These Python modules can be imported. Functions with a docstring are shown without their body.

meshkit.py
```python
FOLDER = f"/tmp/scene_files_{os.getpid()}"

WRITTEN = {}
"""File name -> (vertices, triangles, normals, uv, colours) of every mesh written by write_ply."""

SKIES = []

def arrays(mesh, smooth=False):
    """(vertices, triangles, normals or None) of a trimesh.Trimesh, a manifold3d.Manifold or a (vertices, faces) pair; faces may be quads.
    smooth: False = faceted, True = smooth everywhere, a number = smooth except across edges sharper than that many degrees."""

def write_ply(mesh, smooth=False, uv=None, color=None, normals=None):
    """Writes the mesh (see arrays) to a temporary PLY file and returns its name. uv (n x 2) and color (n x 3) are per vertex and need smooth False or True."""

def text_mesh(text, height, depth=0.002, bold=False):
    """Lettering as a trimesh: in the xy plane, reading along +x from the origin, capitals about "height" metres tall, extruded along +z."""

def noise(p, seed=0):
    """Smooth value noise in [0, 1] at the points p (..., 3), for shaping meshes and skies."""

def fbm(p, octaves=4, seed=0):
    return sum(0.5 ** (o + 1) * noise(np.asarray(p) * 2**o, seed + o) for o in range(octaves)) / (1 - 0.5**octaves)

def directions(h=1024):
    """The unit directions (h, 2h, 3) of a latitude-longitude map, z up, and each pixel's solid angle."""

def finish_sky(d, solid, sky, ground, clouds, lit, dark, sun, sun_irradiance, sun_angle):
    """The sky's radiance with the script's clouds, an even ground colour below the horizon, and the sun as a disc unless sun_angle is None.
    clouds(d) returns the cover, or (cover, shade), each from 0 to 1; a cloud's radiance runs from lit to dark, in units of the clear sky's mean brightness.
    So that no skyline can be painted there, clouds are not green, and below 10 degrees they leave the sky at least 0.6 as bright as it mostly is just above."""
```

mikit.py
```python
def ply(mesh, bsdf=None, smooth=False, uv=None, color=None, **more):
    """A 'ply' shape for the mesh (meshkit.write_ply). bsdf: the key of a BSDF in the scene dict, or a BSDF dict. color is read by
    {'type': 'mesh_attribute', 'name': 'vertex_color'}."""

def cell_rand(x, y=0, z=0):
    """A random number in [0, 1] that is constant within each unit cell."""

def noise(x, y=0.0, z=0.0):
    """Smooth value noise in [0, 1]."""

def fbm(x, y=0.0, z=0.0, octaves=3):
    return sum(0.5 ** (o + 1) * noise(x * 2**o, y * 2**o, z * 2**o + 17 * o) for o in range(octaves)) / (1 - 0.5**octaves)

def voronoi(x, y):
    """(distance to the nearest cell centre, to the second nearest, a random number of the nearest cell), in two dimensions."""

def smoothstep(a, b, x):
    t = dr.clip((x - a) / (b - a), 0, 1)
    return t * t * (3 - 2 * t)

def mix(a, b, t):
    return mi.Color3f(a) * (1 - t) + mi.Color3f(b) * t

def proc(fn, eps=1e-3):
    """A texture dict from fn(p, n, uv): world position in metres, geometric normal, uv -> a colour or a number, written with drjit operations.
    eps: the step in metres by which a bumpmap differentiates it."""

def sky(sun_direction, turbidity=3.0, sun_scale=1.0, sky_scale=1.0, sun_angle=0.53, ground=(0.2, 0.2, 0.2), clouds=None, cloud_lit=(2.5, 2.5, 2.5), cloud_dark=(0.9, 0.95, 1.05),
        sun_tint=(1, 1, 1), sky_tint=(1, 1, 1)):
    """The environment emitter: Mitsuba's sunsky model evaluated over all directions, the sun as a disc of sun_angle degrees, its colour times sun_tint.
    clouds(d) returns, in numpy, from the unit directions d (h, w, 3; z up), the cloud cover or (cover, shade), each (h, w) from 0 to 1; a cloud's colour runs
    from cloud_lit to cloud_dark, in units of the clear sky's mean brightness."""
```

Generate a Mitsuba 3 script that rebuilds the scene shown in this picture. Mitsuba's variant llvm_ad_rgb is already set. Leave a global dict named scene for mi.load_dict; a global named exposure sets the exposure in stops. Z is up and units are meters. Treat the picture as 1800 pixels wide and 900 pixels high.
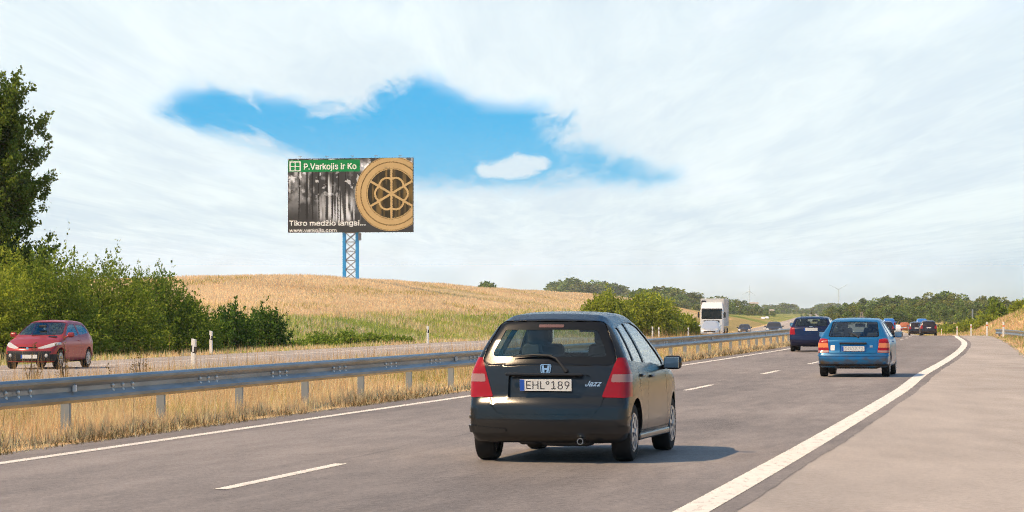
import math
import numpy as np
import trimesh
import drjit as dr
import mitsuba as mi
import mikit
import meshkit
import manifold3d as m3
from mikit import fbm, noise, voronoi, smoothstep, mix, cell_rand
from scipy.interpolate import PchipInterpolator, RegularGridInterpolator
from scipy.ndimage import map_coordinates
from shapely.geometry import Polygon, LineString, Point, box as sbox
from shapely.ops import unary_union
import shapely
from manifold3d import Manifold, CrossSection

T = mi.ScalarTransform4f
scene, labels = {}, {}
RNG = np.random.default_rng(20240607)

# ------------------------------------------------------------------ camera, sky, exposure
CAM_H = 1.52
FOCAL = 5000.0                      # photograph pixels (1800 wide)
scene['camera'] = {
    'type': 'perspective', 'fov': math.degrees(2 * math.atan(900.0 / FOCAL)), 'fov_axis': 'x',
    'near_clip': 0.5, 'far_clip': 250000.0,
    'principal_point_offset_x': 0.0, 'principal_point_offset_y': -(549.0 - 450.0) / 900.0,
    'to_world': T().look_at(origin=[0, 0, CAM_H], target=[0, 100, CAM_H], up=[0, 0, 1]),
    'medium': {'type': 'ref', 'id': 'air'},
}
exposure = 1.6
SUN = (-1.18, -0.55, 1.42)

# outline of the blue gap between the clouds: (azimuth, elevation) in degrees
GAP = np.array([(-6.6, 4.2), (-5.9, 4.42), (-5.1, 4.2), (-4.1, 4.15), (-3.5, 4.2), (-3.2, 4.55), (-2.95, 4.85), (-2.3, 4.8), (-1.7, 4.5),
                (-0.5, 4.08), (0.25, 4.02), (1.15, 3.9), (1.4, 3.58), (2.1, 3.28), (2.65, 2.95), (3.2, 2.72), (2.6, 2.58), (1.8, 2.62),
                (0.7, 2.5), (-0.6, 2.55), (-1.6, 2.5), (-2.6, 2.62), (-3.6, 2.9), (-4.6, 3.15), (-5.4, 3.42), (-6.2, 3.7), (-6.9, 3.95)])


def gap_distance(az, el):
    p = np.stack([az, el], -1)
    d = np.full(az.shape, 1e9)
    inside = np.zeros(az.shape, bool)
    for a, b in zip(GAP, np.roll(GAP, -1, 0)):
        e = b - a
        t = np.clip(((p - a) @ e) / (e @ e), 0, 1)
        d = np.minimum(d, np.hypot(*np.moveaxis(p - a - t[..., None] * e, -1, 0)))
        c = (a[1] > p[..., 1]) != (b[1] > p[..., 1])
        x = a[0] + (p[..., 1] - a[1]) / (e[1] if abs(e[1]) > 1e-9 else 1e-9) * e[0]
        inside ^= c & (p[..., 0] < x)
    return np.where(inside, -d, d)


def clouds(d):
    az = np.degrees(np.arctan2(d[..., 0], d[..., 1]))
    el = np.degrees(np.arcsin(np.clip(d[..., 2], -1, 1)))
    q = np.stack([az * .9, el * 2.1, az * 0], -1)
    n1 = meshkit.fbm(q * .8 + 3.1, 5, 3) - .5
    n2 = meshkit.fbm(q * 2.6 + 11.7, 4, 8) - .5
    # the rest of the sky: broken high cloud, covering most of it
    q3 = np.stack([d[..., 0], d[..., 1], d[..., 2] * 2.5], -1) * 3.2
    broad = meshkit.fbm(q3 + 7.3, 5, 21)
    cover = np.clip(.36 + 2.8 * (broad - .47), .0, .92)
    near = np.exp(-((az / 14) ** 4 + ((el - 3) / 9) ** 4))          # the bank of cloud ahead
    bank = np.clip(.92 + .3 * n1, .7, 1)
    cover = cover * (1 - near) + bank * near
    s = gap_distance(az, el) + .3 * n1
    blue = np.clip((.45 - s) / .5, 0, 1) * np.clip(.86 + .10 * (el - 2.5), .78, 1.0)
    cover = cover * (1 - blue)
    shade = np.clip(.22 + 1.5 * (meshkit.fbm(np.stack([az * .35, el * 1.5, az * 0], -1) + 40.2, 4, 5) - .5) + .5 * n2, 0, 1)
    low = np.exp(-((el - 1.6) / .9) ** 2) * np.clip((az + 1) / 6, 0, 1)
    shade = np.clip(.26 * shade + .30 * n2 + .28 * n1 + .18 * low * (.5 + 2 * n1), 0, 1)
    shade = shade * near + (1 - near) * np.clip(.72 + .8 * (broad - .5), 0, 1)        # overhead and towards the sun one sees the clouds' grey undersides
    return cover, shade


scene['sky'] = mikit.sky(SUN, turbidity=3.0, clouds=clouds, cloud_lit=(3.95, 4.25, 4.5), cloud_dark=(1.25, 1.5, 1.7), sky_scale=.82, sky_tint=(.26, 1.22, 1.62), sun_tint=(1.06, .93, .78))



# ------------------------------------------------------------------ the cloud deck ahead
DECK = 2000.0                       # metres above the ground
STRETCH = 16.0                      # banks of cloud lie in long rolls away from the road


def on_deck(az, el):
    y = DECK / math.tan(math.radians(el)) / 1000
    return y * math.tan(math.radians(az)), y / STRETCH


HOLE = [on_deck(a, e) for a, e in GAP]
RENTS = [(*on_deck(a, e), ra * DECK / math.tan(math.radians(e)) / 1000 * .01745, rb) for a, e, ra, rb in (
    (-7.9, 4.75, .55, .11), (-7.5, 4.42, .4, .10), (-6.75, 4.75, .45, .10), (4.2, 2.48, .55, .10), (-10.2, 4.7, .6, .16), (8.4, .95, 1.5, .35), (4.7, 6.05, .8, .10), (9.7, 6.2, 1.5, .08), (-2.7, 5.85, .8, .07), (-5.4, 2.8, 1.0, .14), (1.8, 1.6, 1.2, .22))]
PUFF = [(*on_deck(a, e), ra * DECK / math.tan(math.radians(e)) / 1000 * .01745, rb) for a, e, ra, rb in ((.05, 2.90, .62, .19), (.5, 2.98, .34, .15), (-.35, 2.84, .42, .13), (.15, 3.02, .3, .13))]


def torn(x, y, z, octaves, gain=.60):
    """Rough noise, about -.5 to .5, with more fine detail than fbm."""
    w = [gain ** o for o in range(octaves)]
    return sum(k * noise(x * 2.03 ** o + 5.1 * o, y * 2.03 ** o - 3.7 * o, z + 17 * o) for o, k in enumerate(w)) / sum(w) * 1.35 - .675


def deck_noise(p):
    a, b = p.x * .001, p.y * (.001 / STRETCH)
    wx, wy = torn(a * .8 + 3, b * 1.1 + 1, 2.2, 4), torn(a * .8 - 8, b * 1.1 + 6, 4.2, 4)
    fine = torn(a * 1.5 + wx * 1.1, b * 1.9 + wy * 1.1, 7.7, 8, .63)
    broad = fbm(a * .22 + 9, b * .55 + 4, 1.3, 4) - .5
    return a, b, fine, broad


def deck_cover(p, n, uv):
    a, b, fine, broad = deck_noise(p)
    d, odd = mi.Float(1e9), mi.UInt32(0)
    for (x0, y0), (x1, y1) in zip(HOLE, HOLE[1:] + HOLE[:1]):
        ex, ey = x1 - x0, y1 - y0
        t = dr.clip(((a - x0) * ex + (b - y0) * ey) / (ex * ex + ey * ey), 0, 1)
        d = dr.minimum(d, dr.square(a - x0 - t * ex) + dr.square(b - y0 - t * ey))
        if abs(ey) > 1e-9:
            odd ^= dr.select(((y0 > b) != (y1 > b)) & (a < (b - y0) / ey * ex + x0), mi.UInt32(1), mi.UInt32(0))
    d = dr.sqrt(d) * dr.select(odd > 0, -1.0, 1.0)
    wide = .13 + .24 * smoothstep(1.5, 2.7, b)                # the far rim of the gap is thin, torn cloud
    c = smoothstep(-wide * .8, wide, d + 1.0 * fine + .25 * broad - .03)
    for x, y, rx, ry in RENTS:
        q = dr.sqrt(dr.square((a - x) / rx) + dr.square((b - y) / ry))
        c = dr.minimum(c, smoothstep(.1, 1.6, q + 3.0 * fine) * .6 + .4)
    for x, y, rx, ry in PUFF:
        q = dr.sqrt(dr.square((a - x) / rx) + dr.square((b - y) / ry))
        c = dr.maximum(c, .95 * smoothstep(1.25, .6, q + 2.2 * fine))
    veil = .92 + .55 * fine + .35 * broad
    edge = smoothstep(9.0, 15.0, p.y * .001) * smoothstep(118, 55, p.y * .001) * smoothstep(58, 40, dr.abs(p.x) * .001)
    return dr.clip(c * dr.clip(veil, .55, 1), 0, 1) * edge


def deck_color(p, n, uv):
    a, b, fine, broad = deck_noise(p)
    thick = smoothstep(-.25, .32, .7 * fine + .9 * broad)
    return mix((.71, .90, 1.0), (.56, .75, .92), thick)


scene['mat_cloud'] = {'type': 'mask', 'opacity': mikit.proc(deck_cover), 'bsdf': {'type': 'principledthin', 'base_color': mikit.proc(deck_color), 'roughness': 1.0, 'diff_trans': 1.9, 'spec_trans': 0.0, 'eta': 1.01}}
_cx, _cy = np.meshgrid(np.linspace(-60000, 60000, 25), np.linspace(8000, 120000, 29))
_cv = np.stack([_cx, _cy, DECK + 0 * _cx], -1).reshape(-1, 3)
_ci = np.arange(_cx.size).reshape(_cx.shape)
scene['cloud_deck'] = mikit.ply((_cv, np.stack([_ci[:-1, :-1], _ci[:-1, 1:], _ci[1:, 1:], _ci[1:, :-1]], -1).reshape(-1, 4)), 'mat_cloud', False)
labels['cloud_deck'] = {'label': 'white broken cloud deck with a blue gap above the billboard', 'kind': 'structure'}


# ------------------------------------------------------------------ materials
def mat(name, d):
    scene['mat_' + name] = d
    return 'mat_' + name


def principled(base, rough=.5, metallic=0.0, clear=0.0, spec=.5, **k):
    base = {'type': 'rgb', 'value': list(base)} if isinstance(base, (tuple, list)) else base
    return {'type': 'principled', 'base_color': base, 'roughness': rough, 'metallic': metallic, 'clearcoat': clear, 'clearcoat_gloss': .95, 'specular': spec, **k}


VC = {'type': 'mesh_attribute', 'name': 'vertex_color'}
mat('leaf', {'type': 'principledthin', 'base_color': VC, 'roughness': .55, 'diff_trans': .75, 'spec_trans': 0.0, 'eta': 1.35})
mat('straw', {'type': 'principledthin', 'base_color': VC, 'roughness': .7, 'diff_trans': .8, 'spec_trans': 0.0, 'eta': 1.3})
mat('bark', {'type': 'diffuse', 'reflectance': {'type': 'rgb', 'value': [.10, .08, .06]}})


def asphalt_color(p, n, uv):
    l = .19 * p.y - p.x                                   # metres to the left of the verge, across the lanes
    s = dr.select(p.y < 70, 0, dr.select(p.y < 312, dr.square(p.y - 70) / 6200, 9.45 + .078 * (p.y - 312)))
    l = l - s
    g = fbm(p.x * 38, p.y * 38, 0, 3)
    blot = fbm(l * .9, p.y * .035, 3.3, 4)
    cross = fbm(l * .22, p.y * .16, 9.1, 3)
    track = mi.Float(0)
    for c in (3.95, 5.65, 8.15, 9.75):
        track = dr.maximum(track, dr.exp(-dr.square((l - c) / .38)))
    f = fbm(l * 5, p.y * .9, 6, 3)
    v = .170 + .11 * (g - .5) + .09 * (blot - .5) + .08 * (cross - .5) + .07 * (f - .5) + .014 * track
    seam = dr.exp(-dr.square((l - 7.32) / .025)) * smoothstep(.35, .5, fbm(p.y * .3, 4.4, 0, 2))
    v = v - .05 * seam
    patch = smoothstep(.62, .68, noise(l * .35 + 20, p.y * .045, 1.5))
    v = v * (1 - .10 * patch)
    crack = dr.exp(-dr.square((p.y * .23 - dr.round(p.y * .23) + .08 * (fbm(l * 1.5, p.y * .05, 2, 3) - .5)) / .0035)) * smoothstep(.55, .6, cell_rand(dr.round(p.y * .23), 7, 1))
    v = v * (1 - .35 * crack)
    return mi.Color3f(v * 1.10, v * .965, v * .885)


def shoulder_color(p, n, uv):
    g = fbm(p.x * 30, p.y * 30, 0, 3)
    b = fbm(p.x * .5, p.y * .09, 4, 4)
    c = fbm(p.x * 2.2, p.y * .6, 8, 3)
    v = .285 + .10 * (g - .5) + .08 * (b - .5) + .08 * (c - .5)
    return mi.Color3f(v * 1.08, v * .965, v * .875)


def paint_color(p, n, uv):
    g = fbm(p.x * 14, p.y * 5, 2, 4)
    wear = smoothstep(.60, .72, fbm(p.x * 22, p.y * 7, 5, 4))
    return mix((.68, .635, .57), (.50, .455, .40), wear * .8) * (.9 + .2 * g)


scene['mat_asphalt'] = principled(mikit.proc(asphalt_color), .62, spec=.35)
mat('shoulder', principled(mikit.proc(shoulder_color), .7, spec=.3))
mat('road_paint', principled(mikit.proc(paint_color), .55, spec=.4))


def dry_color(p, n, uv):
    a = fbm(p.x * 1.1, p.y * .5, 1, 4)
    b = noise(p.x * 9, p.y * 9, 3)
    return mix((.60, .41, .22), (.80, .60, .34), smoothstep(.3, .7, a)) * (.7 + .5 * b)


def meadow_color(p, n, uv):
    a = fbm(p.x * .05, p.y * .02, 1, 4)
    b = noise(p.x * 1.2, p.y * .6, 3)
    c = smoothstep(.50, .62, fbm(p.x * .012 + 4, p.y * .004, 6, 3))
    return mix(mix((.16, .22, .05), (.38, .36, .12), smoothstep(.35, .7, a)), (.50, .36, .17), c * .75) * (.8 + .4 * b)


def field_color(p, n, uv):
    a = fbm(p.x * .16, p.y * .05, 1, 4)
    b = fbm(p.x * 1.5, p.y * .4, 3, 3)
    c = smoothstep(.55, .70, fbm(p.x * .07 + 9, p.y * .025, 6, 3))
    return mix(mix((.62, .40, .20), (.74, .51, .28), smoothstep(.3, .7, a)), (.36, .32, .12), c * .5) * (.82 + .36 * b)


mat('dry_ground', {'type': 'diffuse', 'reflectance': mikit.proc(dry_color)})
mat('meadow', {'type': 'diffuse', 'reflectance': mikit.proc(meadow_color)})
mat('field', {'type': 'diffuse', 'reflectance': mikit.proc(field_color)})


# ------------------------------------------------------------------ how the road runs and the land lies
def bend(Y):
    """Sideways shift of the road, to the left, at the distance Y."""
    Y = np.asarray(Y, float)
    return np.where(Y < 70, 0, np.where(Y < 312, (Y - 70) ** 2 / 6200, 9.446 + .078 * (Y - 312)))


def slope(Y):
    return .19 - np.where(Y < 70, 0, np.where(Y < 312, (Y - 70) / 3100, .078))


def table(*p):
    f = PchipInterpolator(*np.array(p, float).T)
    lo, hi = p[0][0], p[-1][0]
    return lambda Y: f(np.clip(Y, lo, hi))


road_z = table((-400, 0), (0, 0), (120, 0), (150, -.005), (185, -.06), (240, -.45), (310, -1.08), (400, -1.75), (480, -2.05), (560, -2.1), (900, -1.95), (1600, -1.0), (3000, 0), (9000, 3))
edge_right = table((-400, 0), (40, 0), (100, .85), (152, 1.5), (177, 1.65), (300, 1.7), (9000, 1.7))      # right edge of the paved shoulder
line_right = table((-400, 2.75), (22, 2.75), (54, 2.93), (72, 3.22), (84, 3.27), (117, 3.4), (141, 3.55), (158, 3.8), (177, 4.05), (240, 4.2), (9000, 4.2))
hill_foot = table((-400, .6), (60, .8), (172, 1.1), (260, 1.36), (340, 1.5), (450, 1.2), (600, .3), (800, -.5), (1200, -.8), (3000, 0), (9000, 3))
hill_top = table((-400, 1.5), (100, 2.0), (200, 3.3), (230, 4.1), (250, 4.7), (296, 5.0), (405, 5.0), (605, 5.3), (760, 4.4), (1000, 2.2), (1300, .4), (3000, 0), (9000, 3))
bank_top = table((-400, 0), (150, 0), (200, 1.5), (260, 3.2), (320, 2.8), (340, 2.0), (420, 1.0), (520, 0), (9000, 0))
ONC_IN, ONC_OUT, PAVED = 22.0, 33.0, 11.34

YS = np.unique(np.concatenate([np.arange(-150, 0, 30), np.arange(0, 60, 5), np.arange(60, 200, 2.5), np.arange(200, 460, 4), np.arange(460, 800, 12), np.arange(800, 1600, 40), np.geomspace(1600, 9000, 24)]))
LS = np.unique(np.concatenate([[-5000, -3000, -1500, -700, -300, -150, -80, -50, -35, -25], np.arange(-18, 0, 1.0), np.linspace(0, 5, 11), np.arange(5.5, 11.3, 1.0), [PAVED], np.arange(12, 22, .6), [22], np.arange(23, 33, 1.5),
                               np.arange(33, 44.1, .5), np.arange(45, 70, 1.0), np.arange(72, 112, 4), [130, 160, 200, 260, 350, 500, 800, 1300, 2000, 3000, 5000]]))


def build_heights():
    Z = np.zeros((len(YS), len(LS)))
    for i, Y in enumerate(YS):
        z, e, b, zb, zc = (float(f(Y)) for f in (road_z, edge_right, bank_top, hill_foot, hill_top))
        ls = [-5000, e - 400, e - 120, e - 40, e - 11, e - 9, e - 5, e - 2.8, e - 1.2, e, PAVED, 13.5, 17, ONC_IN, ONC_OUT, 34.2, 36.2, 39, 44, 55, 66, 80, 110, 220, 700, 5000]
        zs = [0, -1, -.6, z + b * 1.05, z + b * 1.05, z + b, z + .48 * b, z + .06 * b - .05, z - .05, z, z, z - .06, z - .2, z - .15, z - .15, z - .25, z - .5,
              z - .5 + .35 * (zb - z + .5), zb, zb + .56 * (zc - zb), zc, zc - .35, zc - 2.6, -2.0 if zc > 1 else zc - 2.5, -1.5, 0]
        Z[i] = PchipInterpolator(ls, zs)(LS)
    lg, yg = np.meshgrid(LS, YS)
    bump = meshkit.fbm(np.stack([lg * .12, yg * .05, 0 * lg], -1), 3, 4) - .5
    Z += bump * .5 * np.clip((lg - 38) / 10, 0, 1) + bump * .6 * np.clip((-3 - lg) / 8, 0, 1)
    return Z


HEIGHTS = build_heights()
_land = RegularGridInterpolator((YS, LS), HEIGHTS, bounds_error=False, fill_value=None)


def land(l, Y):
    l, Y = np.broadcast_arrays(np.asarray(l, float), np.asarray(Y, float))
    return _land(np.stack([Y, l], -1)).reshape(l.shape)


def xyz(l, Y, dz=0.0):
    """World points from the distance across the road (0 at the right verge, growing to the left) and along it."""
    l, Y = np.broadcast_arrays(np.asarray(l, float), np.asarray(Y, float))
    return np.stack([.19 * Y - bend(Y) - l, Y, land(l, Y) + dz], -1)


def across(X, Y):
    return .19 * Y - bend(Y) - X


def at(x, Y, dz=0.0):
    """Point on the ground that stands at photograph column x and distance Y."""
    X = (x - 900) / FOCAL * Y
    return np.array([X, Y, float(land(across(X, Y), Y)) + dz])


def grid_mesh(P, keep=None):
    a, b = P.shape[:2]
    i = np.arange(a * b).reshape(a, b)
    q = np.stack([i[:-1, :-1], i[1:, :-1], i[1:, 1:], i[:-1, 1:]], -1)
    q = q[keep] if keep is not None else q.reshape(-1, 4)
    f = np.vstack([q[:, [0, 1, 2]], q[:, [0, 2, 3]]])
    m = trimesh.Trimesh(P.reshape(-1, 3), f, process=False)
    m.remove_unreferenced_vertices()
    if m.face_normals[:, 2].mean() < 0:
        m.invert()
    return m


def tag(key, label, cat=None, group=None, kind=None):
    labels[key] = {k: v for k, v in (('label', label), ('category', cat), ('group', group), ('kind', kind)) if v}


def numbered(name):
    """A key that is not taken yet: name, name_001, name_002 ..."""
    taken = lambda k: k in scene or k in labels or any(s.startswith(k + '__') for s in scene)
    if not taken(name):
        return name
    i = 1
    while taken(f'{name}_{i:03d}'):
        i += 1
    return f'{name}_{i:03d}'


def add(name, mesh, m, smooth=False, parent=None, **k):
    key = numbered((parent + '__' + name) if parent else name)
    scene[key] = mikit.ply(mesh, m, smooth, **k)
    return key


def put(name, shape, parent=None, to_world=None):
    key = numbered((parent + '__' + name) if parent else name)
    scene[key] = {**shape, 'to_world': to_world} if to_world is not None else dict(shape)
    return key


# terrain: one sheet in three materials, sunk a little under the carriageways
lg, yg = np.meshgrid(LS, YS)
er = edge_right(yg)
PT = xyz(lg, yg)
under = ((lg > er + .05) & (lg < PAVED - .05)) | ((lg > ONC_IN + .05) & (lg < ONC_OUT - .05))
PT[..., 2] -= np.where(under, .07, 0)
lc, yc = (LS[:-1] + LS[1:]) / 2, (YS[:-1] + YS[1:]) / 2
lcg, ycg = np.meshgrid(lc, yc)
is_field = (lcg > 44) & (lcg < 260) & (ycg < 900)
is_dry = ((lcg > 0) & (lcg < 34.5) & (ycg < 900)) | ((lcg > -12) & (lcg <= 0) & (ycg < 330))
for key, keep, m, lab in (('hill', is_field, 'mat_field', 'low hill under ripe straw coloured grain behind the oncoming carriageway'),
                          ('ground', ~is_field & ~is_dry, 'mat_meadow', 'green and yellow rough grassland beyond the roads'),
                          ('median', is_dry & ~is_field, 'mat_dry_ground', 'dry straw coloured earth strip between and beside the carriageways')):
    scene[key] = mikit.ply(grid_mesh(PT, keep), m, True)
    tag(key, lab, kind='structure')


def ribbon(l0, l1, ys, dz, n=2):
    """A sheet over the road between two lines (each a number or a function of Y)."""
    f0, f1 = (g(ys) if callable(g) else np.full_like(ys, g) for g in (l0, l1))
    t = np.linspace(0, 1, n)
    l = f0[:, None] * (1 - t) + f1[:, None] * t
    Y = np.broadcast_to(ys[:, None], l.shape)
    P = np.stack([.19 * Y - bend(Y) - l, Y, np.broadcast_to(road_z(ys)[:, None], l.shape) + dz], -1)
    return grid_mesh(P)


RY = np.unique(np.concatenate([np.arange(-150, 60, 10), np.arange(60, 520, 4), np.arange(520, 1000, 20), np.geomspace(1000, 6000, 40)]))
RYF = np.unique(np.concatenate([RY, np.arange(10, 120, .25)]))
scene['carriageway'] = mikit.ply(ribbon(lambda Y: line_right(Y) - .32 - .05 * (meshkit.noise(np.stack([Y * .21, 0 * Y, 0 * Y], -1)) - .5) - .012 * (meshkit.noise(np.stack([Y * 1.4, 0 * Y + 3, 0 * Y], -1)) > .55), PAVED, RYF, .0), 'mat_asphalt', True)
tag('carriageway', 'grey asphalt motorway carriageway with two lanes', kind='structure')
scene['road_shoulder'] = mikit.ply(ribbon(edge_right, lambda Y: line_right(Y) - .22, RY, -.004), 'mat_shoulder', True)
tag('road_shoulder', 'pale paved shoulder along the right edge of the motorway', kind='structure')
scene['oncoming_carriageway'] = mikit.ply(ribbon(ONC_IN, ONC_OUT, RY, -.15), 'mat_shoulder', True)
tag('oncoming_carriageway', 'pale oncoming carriageway beyond the dry median', kind='structure')

LY = np.unique(np.concatenate([np.arange(0, 520, 3.0), np.geomspace(520, 3000, 40)]))
for l0, l1, lab in ((lambda Y: line_right(Y) - .14, lambda Y: line_right(Y) + .14, 'broad white edge line along the right shoulder'),
                    (lambda Y: 10.5 + 0 * Y, lambda Y: 10.66 + 0 * Y, 'solid white edge line next to the dry median')):
    k = add('lane_line', ribbon(l0, l1, LY, .004), 'mat_road_paint', True)
    tag(k, lab, kind='structure')
for l0 in (22.5, 30.0):
    k = add('lane_line', ribbon(l0, l0 + .15, LY, -.146), 'mat_road_paint', True)
    tag(k, 'white line on the oncoming carriageway', kind='structure')
for i, Y0 in enumerate([9.0, 24.4, 39.9, 55.4, 69.9, 83.5, 97.5, 112, 127, 142, 156, 170, 184, 200, 216, 232, 250]):
    k = add('lane_dash', ribbon(7.07, 7.2, np.linspace(Y0, Y0 + 4.15, 4), .004), 'mat_road_paint', True)
    tag(k, 'short white dash between the two lanes', group='white dashes between the two lanes', kind='structure')

# ------------------------------------------------------------------ haze
scene['air'] = {'type': 'homogeneous', 'albedo': {'type': 'rgb', 'value': [.84, .93, 1.0]}, 'sigma_t': .85e-4, 'phase': {'type': 'isotropic'}}
scene['haze'] = {'type': 'cube', 'to_world': T().translate([0, 4400, 30]).scale([9500, 9600, 42]), 'bsdf': {'type': 'null'}, 'interior': {'type': 'ref', 'id': 'air'}}
labels['haze'] = {'label': 'thin summer haze over the whole landscape', 'kind': 'stuff'}


# ------------------------------------------------------------------ grass and herbs
class Soup:
    """Collects loose triangles with one colour each."""

    def __init__(self):
        self.v, self.c = [], []

    def tri(self, a, b, c, col):
        self.v.append(np.stack([a, b, c], 1))
        self.c.append(np.repeat(col[:, None], 3, 1))

    def quad(self, a, b, c, d, col):
        self.tri(a, b, c, col)
        self.tri(a, c, d, col)

    def shape(self, m):
        v = np.concatenate(self.v).reshape(-1, 3)
        c = np.concatenate(self.c).reshape(-1, 3)
        return mikit.ply((v, np.arange(len(v)).reshape(-1, 3)), m, False, color=c)


def pick(rng, palette, n, spread=.18):
    p = np.array(palette, float)
    w = rng.dirichlet(np.full(len(p), .8), n)
    return np.clip((w @ p) * (1 + spread * rng.standard_normal((n, 1))), .01, .85)


def blades(soup, rng, P, h, w, col, lean=.45):
    n = len(P)
    a = rng.uniform(0, 2 * np.pi, n)
    side = np.stack([np.cos(a), np.sin(a), 0 * a], 1) * (w * .5)[:, None]
    b = rng.uniform(0, 2 * np.pi, n)
    k = np.abs(rng.normal(0, lean, n))
    tip = P + np.stack([np.cos(b) * k * h, np.sin(b) * k * h, h * np.sqrt(np.maximum(.15, 1 - np.minimum(k, .9) ** 2))], 1)
    soup.tri(P - side, P + side, tip, col)


STRAW = [(.95, .68, .42), (.97, .78, .54), (.90, .60, .34), (.92, .70, .38), (.74, .49, .26)]
GREENISH = [(.46, .46, .11), (.60, .52, .18), (.32, .36, .08)]
BROWN = [(.20, .13, .07), (.30, .19, .09), (.12, .10, .05), (.14, .14, .05)]


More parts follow.
